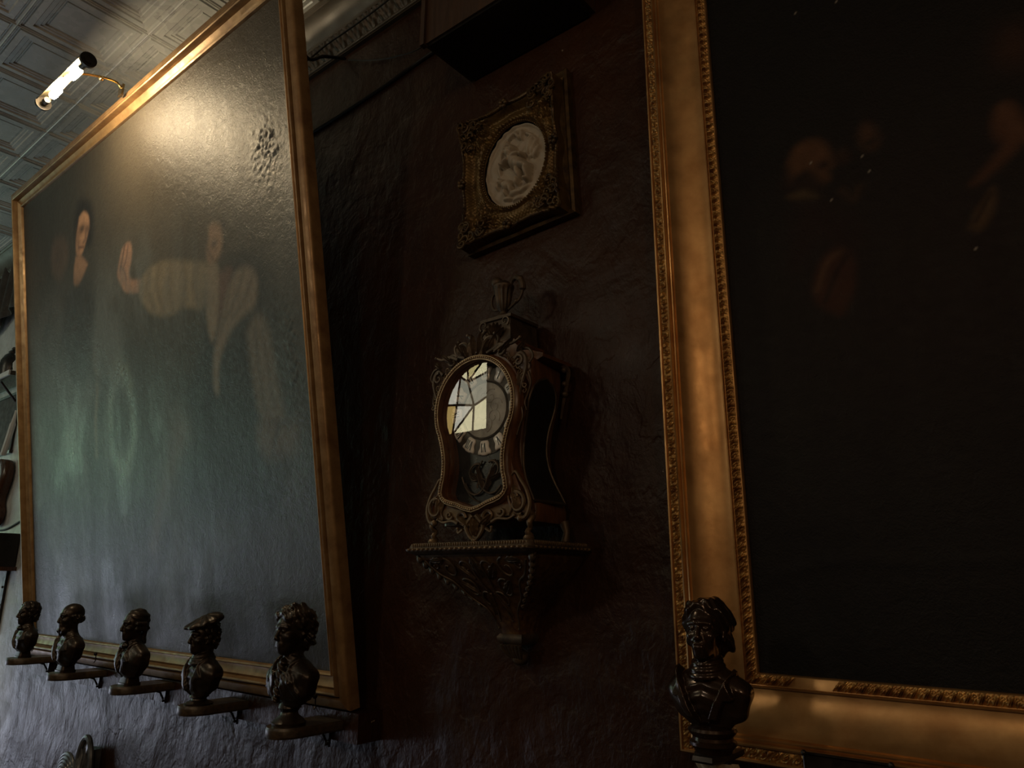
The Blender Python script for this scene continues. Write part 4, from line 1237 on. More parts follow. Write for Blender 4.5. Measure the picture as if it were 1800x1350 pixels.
# urn with two handles
urn = MB()
UX, UY = -0.003, -0.085
urn.lathe([(0.016, 0.484), (0.017, 0.488), (0.009, 0.494), (0.008, 0.499), (0.013, 0.506), (0.0165, 0.525), (0.0195, 0.545), (0.021, 0.552), (0.0235, 0.556), (0.0235, 0.560), (0.020, 0.563), (0.012, 0.570), (0.005, 0.574)], (UX, UY, 0), 48, flute=lambda a, j: 0.07 * math.cos(a * 12) if 3 < j < 8 else 0)
urn_o = urn.build('urn', M['ormolu_dark'], ck)
mb = MB(); mb.tube([(UX - s, UY, z) for s, z in spline([(0.014, 0.508), (0.026, 0.510), (0.034, 0.522), (0.034, 0.540), (0.026, 0.549), (0.020, 0.545)], 6)], 0.0034, 8)
mb.tube([(UX - 0.018, UY, 0.553), (UX - 0.020, UY, 0.570)], 0.007, 10)
mb.ball((UX - 0.020, UY, 0.574), 0.0135, 14, 10)
mb.build('urn_handle', M['ormolu_dark'], ck)
mb = MB(); mb.tube([(UX + s, UY, z) for s, z in spline([(0.014, 0.503), (0.030, 0.513), (0.044, 0.520), (0.053, 0.538), (0.050, 0.560), (0.036, 0.573), (0.024, 0.568), (0.020, 0.556)], 6)], [0.0034 + 0.004 * max(0, math.sin(k / 42 * math.pi * 1.0)) * (k > 18) for k in range(43)], 8)
mb.ball((UX + 0.046, UY, 0.566), 0.0085, 10, 8)
mb.ball((UX + 0.036, UY, 0.517), 0.0055, 8, 6)
mb.build('urn_handle', M['ormolu_dark'], ck)

# door: pear shaped opening around the dial
DZ, DR = 0.266, 0.097
def pear(off, n=44):
    pts = []
    R = DR + off
    for k in range(n + 1):                       # over the top from right to left
        a = math.radians(-28 + (236) * k / n)
        pts.append((R * math.cos(a), DZ + R * math.sin(a)))
    left = [(-0.0765 - off, 0.190), (-0.0715 - off, 0.160), (-0.0735 - off, 0.128), (-0.080 - off, 0.100 - off * 0.3), (-0.072, 0.087 - off), (-0.040, 0.078 - off), (0.0, 0.066 - off)]
    pts += left + [(-a, b) for a, b in left[-2::-1]]
    return pts
mb = MB(); mb.prism(pear(0.001), -0.1435, -0.1405)
mb.build('door_plate', M['ebony'], ck, smooth=False)
# front board: the outline of the case with the pear cut out
def outline_hit(px, pz, cx=0.0, cz=0.21):
    dx, dz = px - cx, pz - cz
    best = None
    for k in range(2000):
        t = 1 + k * 0.0015
        X, Z = cx + dx * t, cz + dz * t
        if Z < 0.050 or abs(X) > WS(Z) or (Z > 0.262 and math.hypot(X * 1.06, Z - 0.262) > 0.1235):
            return (cx + dx * (t - 0.0015), cz + dz * (t - 0.0015))
    return (X, Z)
inner = spline(pear(0.0), 2)
inner = [q for k, q in enumerate(inner) if k == 0 or math.dist(q, inner[k - 1]) > 1e-5]
outer = [outline_hit(*q) for q in inner]
rad = [(inner, -0.141), (inner, -0.1675), (None, -0.1690), (outer, -0.1690), (outer, -0.1640), (outer, -0.139)]
mb = MB()
rings = []
for R_, y in rad:
    if R_ is None:
        rings.append([(i[0] + 0.02 * (o[0] - i[0]), y, i[1] + 0.02 * (o[1] - i[1])) for i, o in zip(inner, outer)])
    else:
        rings.append([(q[0], y, q[1]) for q in R_])
mb.loft(rings, caps=False)
mb.build('door', M['clock_wood'], ck, angle=35)
def pear_loop(off, y):
    P = spline(pear(off), 2)
    return [(a, y, b) for a, b in P] + [(P[0][0], y, P[0][1])]
mb = MB()
lo, li = pear_loop(0.017, 0), pear_loop(0.0015, 0)
prof = [(0.0, -0.162), (0.1, -0.172), (0.3, -0.176), (0.55, -0.179), (0.62, -0.184), (0.8, -0.186), (0.95, -0.183), (1.0, -0.172), (1.0, -0.164)]
n = len(lo)
mb.grid(n, len(prof), lambda a, b: tuple(np.array(lo[int(round(a * (n - 1)))]) * (1 - prof[int(round(b * (len(prof) - 1)))][0]) + np.array(li[int(round(a * (n - 1)))]) * prof[int(round(b * (len(prof) - 1)))][0] + np.array((0, prof[int(round(b * (len(prof) - 1)))][1], 0))))
mb.build('door_frame', M['clock_wood'], ck)
mb = MB()
bl = pear_loop(0.0062, -0.185)
acc = 0.0
for a, b in zip(bl[:-1], bl[1:]):
    L = math.dist(a, b)
    while acc < L:
        t = acc / L
        mb.ball([a[i] + (b[i] - a[i]) * t for i in range(3)], 0.0026, 8, 5)
        acc += 0.0056
    acc -= L
mb.tube(pear_loop(0.0025, -0.1835), 0.0016, 6)
mb.tube(pear_loop(0.0100, -0.1835), 0.0014, 6)
mb.build('beaded_bezel', M['bead_brass'], ck)
# dial with twelve enamel cartouches
mb = MB()
mb.lathe([(0.0945, 0.0), (0.0945, 0.0010), (0.062, 0.0016), (0.0605, 0.0030), (0.058, 0.0022), (0.020, 0.0018), (0.004, 0.0018)], n=72)
v2 = [(x, -0.1440 - z, DZ + y) for x, y, z in mb.v]
dm = MB(); dm.add(v2, mb.f)
dial = dm.build('dial', M['dial_ring'], ck)
mb = MB(); mb.lathe([(0.0575, 0.0), (0.0575, 0.0014), (0.050, 0.0022), (0.020, 0.0024), (0.003, 0.0024)], n=64)
dm = MB(); dm.add([(x, -0.1462 - z, DZ + y) for x, y, z in mb.v], mb.f)
dm.build('dial_centre', M['dial'], ck)
mb = MB()                                        # engraved foliage in the centre
for k in range(8):
    a = k * 45 + 10
    c = (0.030 * math.cos(math.radians(a)), DZ + 0.030 * math.sin(math.radians(a)))
    cscroll(mb, spiral(c, 0.018, 0.004, a, a + 420), -0.1486, 0.0011, 0.0006, n=5)
mb.build('dial_engraving', M['dial'], ck)
ROM = {1: 'I', 2: 'II', 3: 'III', 4: 'IIII', 5: 'V', 6: 'VI', 7: 'VII', 8: 'VIII', 9: 'IX', 10: 'X', 11: 'XI', 12: 'XII'}
def strokes(txt):
    """bars of a roman numeral in a box 1 high, centred"""
    adv = {'I': 0.30, 'V': 0.62, 'X': 0.62}
    W = sum(adv[c] for c in txt); x = -W / 2; out = []
    for c in txt:
        m = x + adv[c] / 2
        if c == 'I':
            out.append(((m, -0.5), (m, 0.5), 0.085))
        elif c == 'V':
            out += [((m - 0.22, 0.5), (m, -0.5), 0.085), ((m + 0.22, 0.5), (m, -0.5), 0.04)]
        else:
            out += [((m - 0.22, 0.5), (m + 0.22, -0.5), 0.085), ((m + 0.22, 0.5), (m - 0.22, -0.5), 0.04)]
        x += adv[c]
    return out
for hname in range(1, 13):
    an = math.radians(90 - 30 * hname)
    er, et = (math.cos(an), math.sin(an)), (math.sin(an), -math.cos(an))   # outward, clockwise
    def loc2(t, r):
        return (er[0] * r + et[0] * t, DZ + er[1] * r + et[1] * t)
    poly = []
    outline = [(-0.0085, 0.064), (0.0085, 0.064), (0.0115, 0.069), (0.0120, 0.078), (0.0170, 0.086), (0.0165, 0.0915), (0.0095, 0.0925), (0.0050, 0.0945), (-0.0050, 0.0945), (-0.0095, 0.0925), (-0.0165, 0.0915), (-0.0170, 0.086), (-0.0120, 0.078), (-0.0115, 0.069)]
    P = spline(outline + [outline[0]], 3)[:-1]
    cx = sum(q[0] for q in P) / len(P); cr = sum(q[1] for q in P) / len(P)
    mb = MB()
    rings = []
    for k, y in ((1.0, -0.1444), (1.0, -0.1466), (0.86, -0.1486), (0.6, -0.1492), (0.2, -0.1495)):
        rings.append([(loc2(cx + (a - cx) * k, cr + (b - cr) * k)[0], y, loc2(cx + (a - cx) * k, cr + (b - cr) * k)[1]) for a, b in P])
    mb.loft(rings)
    pl = mb.build('numeral_plaque', M['enamel'], ck, angle=60)
    mb = MB()
    for (a, b, w) in strokes(ROM[hname]):
        hgt, wid = 0.0185, 0.0150
        ax_, ar_ = a[0] * wid, 0.079 + a[1] * hgt
        bx_, br_ = b[0] * wid, 0.079 + b[1] * hgt
        dl = math.hypot(bx_ - ax_, br_ - ar_); nx_, nr_ = -(br_ - ar_) / dl * w * wid, (bx_ - ax_) / dl * w * wid
        q = [loc2(ax_ + nx_, ar_ + nr_), loc2(bx_ + nx_, br_ + nr_), loc2(bx_ - nx_, br_ - nr_), loc2(ax_ - nx_, ar_ - nr_)]
        mb.prism(q, -0.1500, -0.1490)
    mb.build('numeral', M['ebony'], pl, smooth=False)
mb = MB()
mb.prism(pear(-0.001), -0.1705, -0.1697)
mb.build('glass', M['glass'], ck, smooth=False)
# scroll relief below the dial inside the door
mb = MB()
for pts, a, b in ((spiral((-0.020, 0.135), 0.022, 0.006, 60, 420), 0.0028, 0.0014), (spiral((0.024, 0.140), 0.020, 0.005, 120, -230), 0.0028, 0.0014),
                  (spline([(-0.050, 0.118), (-0.036, 0.100), (-0.018, 0.094), (0.0, 0.104), (0.012, 0.128), (0.030, 0.160)], 5), 0.0030, 0.0014),
                  (spline([(0.046, 0.108), (0.030, 0.096), (0.012, 0.096), (-0.008, 0.112), (-0.016, 0.140), (-0.004, 0.160)], 5), 0.0030, 0.0014),
                  (spiral((0.0, 0.112), 0.016, 0.004, 200, -120), 0.0024, 0.0012), (spline([(-0.058, 0.132), (-0.048, 0.110), (-0.030, 0.088), (-0.010, 0.078)], 5), 0.0024, 0.0012), (spline([(0.058, 0.126), (0.050, 0.104), (0.034, 0.090), (0.014, 0.080)], 5), 0.0024, 0.0012)):
    cscroll(mb, pts, -0.1480, a, b)
for b, t in (((0, 0.10), (-0.020, 0.155)), ((0.006, 0.10), (0.030, 0.150)), ((-0.01, 0.12), (-0.040, 0.140)), ((0.01, 0.12), (0.044, 0.132))):
    leaf2(mb, b, t, 0.012, -0.146, 0.005)
mb.build('door_scrollwork', M['ormolu_dark'], ck)

# gilt mounts
def mount(scrolls, leaves, y=-0.172, mirror=False, mat='ormolu', name='gilt_mount', surf=None):
    mb = MB()
    for pts, a, b in scrolls:
        cscroll(mb, pts, y, a * 1.35, b * 1.35, mirror, surf)
    for lf in leaves:
        leaf2(mb, lf[0], lf[1], lf[2], y, 0.006, mirror, surf)
    return mb.build(name, M[mat], ck)
# crest over the arch
mount([(spiral((0.040, 0.392), 0.020, 0.006, 200, -150), 0.0042, 0.0022), (spiral((0.066, 0.374), 0.016, 0.004, 150, -190), 0.0036, 0.002),
       (spline([(0.012, 0.372), (0.020, 0.396), (0.012, 0.412), (0.024, 0.424)], 5), 0.0042, 0.0022), (spline([(0.050, 0.376), (0.074, 0.386), (0.096, 0.384), (0.116, 0.392)], 5), 0.0040, 0.0018),
       (spline([(0.030, 0.376), (0.052, 0.384), (0.060, 0.402), (0.050, 0.414)], 5), 0.0036, 0.002)],
      [((0.006, 0.376), (0.012, 0.424), 0.016), ((0.030, 0.376), (0.056, 0.414), 0.016), ((0.062, 0.368), (0.100, 0.396), 0.014), ((0.020, 0.372), (0.034, 0.404), 0.013)], -0.176, True, 'ormolu_dark')
# shell on the top block
mb = MB()
for k in range(7):
    a = math.radians(30 + 20 * k)
    leaf2(mb, (0.0, 0.424), (0.032 * math.cos(a), 0.430 + 0.034 * math.sin(a)), 0.012, -0.120, 0.006)
cscroll(mb, spiral((0.030, 0.462), 0.012, 0.003, -60, 300), -0.120, 0.0028, 0.0014, True)
mb.build('gilt_mount', M['ormolu_dark'], ck)
# filigree band round the arch
mb = MB()
rng = random.Random(3)
for k in range(34):
    a = math.radians(8 + 164 * k / 33)
    r = DR + 0.026 + 0.004 * (k % 2)
    c = (r * math.cos(a), DZ + r * math.sin(a))
    a0 = rng.uniform(0, 360)
    cscroll(mb, spiral(c, 0.0065, 0.0018, a0, a0 + rng.choice((-330, 330)), 12), -0.171, 0.0013, 0.0009, n=5)
mb.build('filigree_band', M['ormolu'], ck)
# shoulder mounts, left and right
for sg in (1, -1):
    mb = MB()
    f = lambda P: [(sg * a, b) for a, b in P]
    cscroll(mb, f(spline([(0.098, 0.352), (0.112, 0.362), (0.124, 0.352), (0.126, 0.330), (0.116, 0.300), (0.108, 0.270), (0.106, 0.250)], 6)), -0.170, 0.0052, 0.0024)
    cscroll(mb, f(spiral((0.110, 0.345), 0.012, 0.003, 100, -260)), -0.174, 0.0036, 0.002)
    cscroll(mb, f(spline([(0.126, 0.322), (0.132, 0.300), (0.126, 0.280), (0.118, 0.262), (0.122, 0.246)], 6)), -0.164, 0.0034, 0.0016)
    cscroll(mb, f(spline([(0.112, 0.372), (0.130, 0.368), (0.140, 0.352), (0.132, 0.340)], 6)), -0.166, 0.0036, 0.0018)
    cscroll(mb, f(spline([(0.108, 0.264), (0.114, 0.236), (0.106, 0.216), (0.100, 0.200)], 6)), -0.166, 0.0026, 0.0012)
    leaf2(mb, (sg * 0.110, 0.330), (sg * 0.104, 0.276), 0.022, -0.166, 0.006)
    leaf2(mb, (sg * 0.104, 0.366), (sg * 0.124, 0.384), 0.014, -0.170, 0.006)
    mb.build('gilt_mount', M['ormolu_dark'], ck)
    # the same shoulder ornament at the back corner of the side
    mb = MB()
    P = spline([(0.118, 0.366), (0.136, 0.350), (0.132, 0.320), (0.122, 0.280), (0.116, 0.250)], 6)
    mb.tube([(sg * a, -0.040, b) for a, b in P], [0.006 - 0.0035 * k / (len(P) - 1) for k in range(len(P))], 6)
    for b in (0.352, 0.322, 0.300):
        mb.ball((sg * 0.128, -0.042, b), 0.007, 8, 6)
    mb.build('gilt_mount', M['ormolu_dark'], ck)
    # hips above the feet
    mb = MB()
    cscroll(mb, f(spline([(0.088, 0.120), (0.100, 0.128), (0.112, 0.112), (0.126, 0.092), (0.134, 0.066), (0.126, 0.044), (0.112, 0.040)], 6)), -0.170, 0.0026, 0.0046)
    cscroll(mb, f(spiral((0.106, 0.068), 0.022, 0.006, 100, -250)), -0.174, 0.0044, 0.002)
    cscroll(mb, f(spiral((0.100, 0.080), 0.010, 0.002, 0, 330)), -0.176, 0.0026, 0.0014)
    cscroll(mb, f(spline([(0.086, 0.106), (0.084, 0.080), (0.092, 0.060), (0.086, 0.048)], 6)), -0.172, 0.003, 0.0016)
    leaf2(mb, (sg * 0.104, 0.050), (sg * 0.096, 0.104), 0.022, -0.170, 0.006)
    mb.build('gilt_mount', M['ormolu'], ck)
    # cabriole foot
    mb = MB()
    P = spline([(0.118, 0.060), (0.128, 0.040), (0.122, 0.020), (0.124, 0.006)], 6)
    mb.tube([(sg * a, -0.158 - 0.004 * math.sin(k), b) for k, (a, b) in enumerate(P)], [0.011 - 0.006 * math.sin(math.pi * min(1, k / (len(P) - 1) * 0.75)) for k in range(len(P))], 10)
    mb.lathe([(0.010, 0.0), (0.011, 0.004), (0.008, 0.009)], (sg * 0.124, -0.160, 0), 14)
    mb.build('foot', M['ormolu'], ck)
    mb = MB()
    mb.tube([(sg * 0.116, -0.034, 0.040), (sg * 0.122, -0.034, 0.020), (sg * 0.118, -0.034, 0.0)], [0.011, 0.007, 0.010], 10)
    mb.build('foot', M['ormolu_dark'], ck)
# apron between the feet
mb = MB()
poly = spline([(-0.112, 0.062), (-0.06, 0.068), (-0.03, 0.060), (0, 0.055), (0.03, 0.060), (0.06, 0.068), (0.112, 0.062), (0.106, 0.040), (0.080, 0.046), (0.050, 0.038), (0.024, 0.026), (0.010, 0.012), (0, 0.004), (-0.010, 0.012), (-0.024, 0.026), (-0.050, 0.038), (-0.080, 0.046), (-0.106, 0.040)], 4)
mb.prism(poly[:-1], -0.170, -0.158)
mb.build('apron', M['ormolu'], ck, angle=50)
mount([(spiral((0.036, 0.046), 0.014, 0.003, 180, -160), 0.0032, 0.0016), (spiral((0.068, 0.054), 0.010, 0.002, 200, 560), 0.0026, 0.0014), (spline([(0.004, 0.050), (0.022, 0.030), (0.014, 0.012), (0.002, 0.002)], 5), 0.0036, 0.002),
       (spline([(0.044, 0.036), (0.060, 0.042), (0.084, 0.040), (0.100, 0.046)], 5), 0.0028, 0.0015), (spline([(0.030, 0.024), (0.042, 0.018), (0.044, 0.026)], 5), 0.0026, 0.0016)],
      [((0.002, 0.012), (0.006, 0.048), 0.014), ((0.014, 0.030), (0.046, 0.050), 0.014)], -0.173, True, 'ormolu')

# carved bracket that carries the clock
cb = thing('clock_bracket', 'brass inlaid corbel wall bracket under the antique clock', 'bracket', (-0.963, 0.0, CZ))
mb = MB()
def slab(z, hw, y1):
    r = 0.012
    pts = [(-hw, -0.0005, z), (hw, -0.0005, z)]
    for k in range(5):
        a = math.radians(0 - 90 * k / 4); pts.append((hw - r + r * math.cos(a), y1 + r + r * math.sin(a), z))
    for k in range(5):
        a = math.radians(-90 - 90 * k / 4); pts.append((-hw + r + r * math.cos(a), y1 + r + r * math.sin(a), z))
    return pts
mb.loft([slab(z, w, y) for z, w, y in ((-0.024, 0.150, -0.184), (-0.020, 0.158, -0.192), (-0.016, 0.164, -0.198), (-0.012, 0.165, -0.199), (-0.010, 0.160, -0.194), (-0.002, 0.157, -0.191), (0.0, 0.154, -0.188))])
mb.build('shelf_top', M['ormolu_dark'], cb, angle=40)
mb = MB()
path = [(-0.158, -0.0085), (-0.158, -0.180), (-0.146, -0.1925), (0.146, -0.1925), (0.158, -0.180), (0.158, -0.0085)]
for (ax_, ay_), (bx_, by_) in zip(path[:-1], path[1:]):
    L = math.hypot(bx_ - ax_, by_ - ay_)
    n = max(1, int(L / 0.0062))
    for k in range(n):
        t = (k + 0.5) / n
        mb.ball((ax_ + (bx_ - ax_) * t, ay_ + (by_ - ay_) * t, -0.005), 0.0030, 6, 4, (0.8, 1, 1.25))
        if k % 2 == 0:
            mb.ball((ax_ * 1.035 + (bx_ - ax_) * 1.035 * t, (ay_ + (by_ - ay_) * t) * 1.032, -0.0135), 0.0034, 6, 4, (1.4, 1.2, 0.8))
mb.build('beaded_edge', M['ormolu'], cb)
CW = [(-0.178, 0.026), (-0.150, 0.033), (-0.125, 0.048), (-0.10, 0.074), (-0.075, 0.105), (-0.050, 0.130), (-0.024, 0.148)]
CD = [(-0.178, 0.050), (-0.150, 0.062), (-0.125, 0.080), (-0.10, 0.104), (-0.075, 0.130), (-0.050, 0.155), (-0.024, 0.178)]
def corb(z):
    return interp(CW, z), interp(CD, z)
def corb_surf(x, z):
    return -corb(z)[1] - 0.001
mb = MB()
rr = []
for z in np.linspace(-0.178, -0.024, 26):
    w = sum(corb(z + d)[0] for d in (-0.008, 0, 0.008)) / 3; dd = sum(corb(z + d)[1] for d in (-0.008, 0, 0.008)) / 3
    rr.append([(-w, -0.0005, z), (w, -0.0005, z), (w, -dd + 0.006, z), (w - 0.006, -dd, z), (-w + 0.006, -dd, z), (-w, -dd + 0.006, z)])
mb.loft(rr)
mb.build('corbel', M['boulle'], cb, angle=50)
mb = MB()
S2 = corb_surf
for pts in (spiral((0.075, -0.050), 0.020, 0.005, 90, 460), spiral((0.030, -0.050), 0.018, 0.005, 200, -150), spiral((0.045, -0.088), 0.020, 0.005, 60, 430), spiral((0.018, -0.110), 0.018, 0.004, 140, -200),
            spline([(0.130, -0.034), (0.110, -0.060), (0.085, -0.075), (0.065, -0.105), (0.038, -0.130), (0.026, -0.165)], 6), spline([(0.0, -0.030), (0.014, -0.060), (0.008, -0.100), (0.016, -0.150)], 6),
            spiral((0.108, -0.044), 0.012, 0.003, 0, 360)):
    cscroll(mb, pts, 0, 0.0024, 0.0014, True, S2)
for b, t, w in (((0, -0.03), (0.0, -0.068), 0.03), ((0.02, -0.07), (0.050, -0.040), 0.016), ((0.03, -0.100), (0.066, -0.072), 0.016), ((0.006, -0.09), (0.022, -0.140), 0.014), ((0.08, -0.035), (0.118, -0.036), 0.014)):
    leaf2(mb, b, t, w, 0, 0.004, True, S2)
mb.build('inlay_scrolls', M['ormolu_dark'], cb)
for sg in (1, -1):                               # acanthus down each edge
    mb = MB()
    zs = np.linspace(-0.030, -0.120, 9)
    for k, z in enumerate(zs):
        w, dd = corb(z)
        mb.ball((sg * (w + 0.001), -dd + 0.004, z), 0.0085 - 0.0005 * k, 8, 6, (0.9, 0.9, 1.2))
        mb.tube([(sg * w, -dd + 0.002, z), (sg * (w + 0.007), -dd + 0.002, z + 0.004), (sg * (w + 0.010), -dd + 0.004, z + 0.011)], [0.004, 0.003, 0.0015], 6)
    mb.build('gilt_mount', M['ormolu_dark'], cb)
mb = MB()
mb.loft([[(-w, -0.0005, z), (w, -0.0005, z), (w, -d, z), (-w, -d, z)] for z, w, d in ((-0.196, 0.026, 0.050), (-0.190, 0.031, 0.056), (-0.182, 0.032, 0.057), (-0.176, 0.028, 0.052))])
for k in range(6):
    mb.tube([(-0.0225 + 0.009 * k, -0.052, -0.196), (-0.020 + 0.008 * k, -0.045, -0.210), (-0.012 + 0.005 * k, -0.034, -0.222)], [0.0048, 0.0045, 0.003], 8)
mb.ball((0, -0.020, -0.222), 0.018, 14, 8, (1, 0.95, 0.9))
mb.build('fluted_drop', M['ormolu_dark'], cb, angle=50)

# ---------------------------------------------------------------- relief plaque above the clock
def relief():
    ang = math.radians(-2.6)
    root = thing('framed_relief', 'square carved frame with an oval ivory relief of a winged child above the clock', 'wall relief', (-0.978, 0.0, CAMZ + 0.783 + 0.194), (0, ang, 0))
    W, H = 0.322, 0.385
    sub = thing('x', '', '') if False else None
    prof = [(0, 0), (0, 0.020), (0.006, 0.024), (0.012, 0.020), (0.014, 0.015), (0.020, 0.016), (0.026, 0.024), (0.032, 0.026), (0.040, 0.022), (0.050, 0.024), (0.060, 0.028), (0.060, 0.0)]
    for side in ('bottom', 'top', 'left', 'right'):
        mb = MB()
        mb.loft([[(lambda q: (q[0] - W / 2, q[1], q[2] - H / 2))(rail_point(side, t, u, h, W, H)) for u, h in prof] for t in (0.0, 1.0)])
        mb.build('outer_rail', M['dark_frame'], root, angle=35)
    cx, cz = -0.006, -0.010
    hw, hh = 0.146, 0.172
    ox, oz, ocx, ocz = 0.098, 0.113, 0.006, -0.010
    def carved(u, v):
        a = 2 * math.pi * u
        ca, sa = math.cos(a), math.sin(a)
        ix, iz = ocx + ox * ca, ocz + oz * sa
        s = 1 / max(abs(ca) / hw, abs(sa) / hh)
        qx, qz = s * ca / hw, s * sa / hh
        corner = min(abs(qx), abs(qz))
        wav = 1 + 0.045 * corner ** 3 - 0.035 * math.exp(-((corner - 0.42) / 0.16) ** 2) + 0.010 * math.cos(corner * 14)
        ex, ez = cx + qx * hw * wav, cz + qz * hh * wav
        t = v
        x, z = ix + (ex - ix) * t, iz + (ez - iz) * t
        hgt = 0.030 + 0.012 * math.exp(-((t - 0.09) / 0.06) ** 2) + 0.006 * math.sin(t * 6) + 0.018 * smooth01((t - 0.62) / 0.3)
        orn = math.exp(-((1 - corner) / 0.42) ** 2) * min(1, t * 3)
        hgt += orn * (0.010 + 0.007 * math.sin(x * 420 + 3 * math.sin(z * 210)) * math.sin(z * 380 + 2 * math.sin(x * 260)))
        hgt += 0.0025 * math.sin(a * 60) * math.exp(-((t - 0.09) / 0.05) ** 2) + 0.0012 * math.sin(x * 700) * math.sin(z * 700)
        if t > 0.985:
            hgt = 0.006
        return (x, -hgt, z)
    def smooth01(q):
        q = min(1, max(0, q)); return q * q * (3 - 2 * q)
    mb = MB(); mb.grid(360, 46, carved, wrap_u=True)
    mb.build('carved_frame', M['ochre_gilt'], root)
    mb = MB()                                    # raised wavy lip and corner foliage, darker
    for k in range(241):
        pass
    lip = []
    for k in range(361):
        x, y, z = carved(k / 360, 0.955)
        lip.append((x, y - 0.002, z))
    mb.tube(lip, 0.0036, 6, caps=False)
    for sx in (-1, 1):
        for sz in (-1, 1):
            rg = random.Random(sx * 3 + sz)
            for k in range(16):
                dx, dz = rg.uniform(0, 0.075), rg.uniform(0, 0.085)
                if dx + dz > 0.11:
                    continue
                c = (cx + sx * (hw - dx), cz + sz * (hh - dz))
                a0 = rg.uniform(0, 360)
                cscroll(mb, spiral(c, 0.013, 0.004, a0, a0 + rg.choice((-300, 300)), 12), -0.062 + 0.10 * (dx + dz), 0.0036, 0.002, n=6)
    for c in ((cx, cz + hh * 0.97), (cx, cz - hh * 0.97), (cx - hw * 0.97, cz), (cx + hw * 0.97, cz)):
        for k in range(5):
            a = math.radians(72 * k)
            mb.ball((c[0] + 0.008 * math.cos(a), -0.056, c[1] + 0.008 * math.sin(a)), 0.006, 8, 6)
    mb.build('corner_foliage', M['dark_frame'], root)
    mb = MB()
    n = 96
    P = [(ocx + ox * math.cos(2 * math.pi * k / n), -0.040, ocz + oz * math.sin(2 * math.pi * k / n)) for k in range(n)]
    for q in P:
        mb.ball(q, 0.0026, 6, 4)
    mb.build('beaded_oval', M['ochre_gilt'], root)
    # the relief: a winged child reaching to the left, drapery arching above, a small animal below
    B = [  # x, z, rx, rz, angle, height (unit oval space)
        (-0.14, 0.36, 0.15, 0.15, 0, 0.20), (-0.20, 0.43, 0.08, 0.07, 0, 0.22), (-0.08, 0.46, 0.09, 0.07, 0, 0.22), (-0.02, 0.38, 0.08, 0.09, 0, 0.21), (-0.26, 0.36, 0.05, 0.06, 0, 0.20),
        (0.00, 0.12, 0.20, 0.22, -20, 0.20), (0.12, -0.02, 0.21, 0.17, -30, 0.21), (-0.10, 0.20, 0.11, 0.10, 0, 0.2),
        (-0.20, 0.12, 0.20, 0.06, 14, 0.22), (-0.38, 0.10, 0.10, 0.05, -20, 0.20), (0.10, 0.16, 0.22, 0.06, 8, 0.23), (0.28, 0.12, 0.08, 0.06, 0, 0.22),
        (0.30, -0.14, 0.22, 0.10, -25, 0.23), (0.40, -0.32, 0.09, 0.20, 10, 0.22), (0.36, -0.50, 0.10, 0.05, -10, 0.20), (0.10, -0.22, 0.10, 0.20, 15, 0.18), (0.05, -0.42, 0.08, 0.13, 0, 0.16),
        (0.50, 0.30, 0.10, 0.26, -28, 0.14), (0.60, 0.22, 0.08, 0.24, -34, 0.12), (0.44, 0.38, 0.08, 0.22, -20, 0.12), (0.66, 0.10, 0.07, 0.18, -40, 0.1),
        (0.10, 0.72, 0.06, 0.14, 30, 0.11), (0.24, 0.68, 0.06, 0.14, -10, 0.11), (-0.05, 0.78, 0.20, 0.05, 20, 0.10), (-0.32, 0.62, 0.06, 0.18, -28, 0.09), (-0.46, 0.40, 0.05, 0.22, -12, 0.08), (-0.54, 0.10, 0.05, 0.20, 0, 0.07),
        (0.45, 0.62, 0.14, 0.05, -30, 0.08), (0.62, 0.46, 0.12, 0.04, -50, 0.07), (0.50, 0.05, 0.12, 0.05, 0, 0.08),
        (-0.30, -0.40, 0.17, 0.13, 0, 0.15), (-0.44, -0.30, 0.09, 0.09, 0, 0.16), (-0.50, -0.22, 0.03, 0.06, 10, 0.14), (-0.18, -0.52, 0.07, 0.12, 0, 0.13), (-0.36, -0.56, 0.05, 0.10, 0, 0.12),
        (-0.05, -0.66, 0.22, 0.07, 0, 0.10), (-0.30, -0.74, 0.16, 0.06, -10, 0.10), (0.22, -0.66, 0.16, 0.05, 12, 0.09), (-0.62, -0.30, 0.07, 0.12, 0, 0.1), (0.0, -0.84, 0.18, 0.04, 0, 0.08)]
    nu, nv = 150, 70
    def med(u, v):
        a = 2 * math.pi * u
        X, Z = v * math.cos(a), v * math.sin(a)
        hgt = 0.0
        for bx, bz, rx, rz, an, hh_ in B:
            c, s = math.cos(math.radians(an)), math.sin(math.radians(an))
            dx, dz = X - bx, Z - bz
            p, q = (dx * c + dz * s) / rx, (-dx * s + dz * c) / rz
            r2 = p * p + q * q
            if r2 < 1:
                hgt = max(hgt, hh_ * math.sqrt(1 - r2))
        hgt += 0.012 * math.sin(X * 17 + 3 * math.sin(Z * 7)) * (hgt < 0.02)
        edge = 0.06 * smooth01((v - 0.93) / 0.05)
        return (ocx + ox * 0.97 * X, -0.024 - 0.135 * (hgt + 0.6 * edge), ocz + oz * 0.97 * Z)
    mb = MB(); mb.grid(nu, nv, lambda u, v: med(u, 0.004 + 0.996 * v), wrap_u=True)
    mb.build('relief_medallion', M['marble'], root, angle=70)
relief()

# ---------------------------------------------------------------- wooden box under the ceiling
bx = thing('wall_box', 'brown board box hung on the wall under the ceiling above the relief', 'box', (-1.152, 0.0, CAMZ + 1.303))
mb = MB()
mb.box((0.0, -0.180, 0.004), (0.400, -0.0005, 0.44))
mb.build('body', M['box_wood'], bx, smooth=False)
mb = MB(); mb.box((0.012, -0.174, -0.002), (0.388, -0.006, 0.006)); mb.build('underside', M['ebony'], bx, smooth=False)
for x in (-0.006, 0.394):
    mb = MB(); mb.box((x, -0.188, 0.0), (x + 0.014, -0.172, 0.44)); mb.build('corner_strip', M['box_wood'], bx, smooth=False)

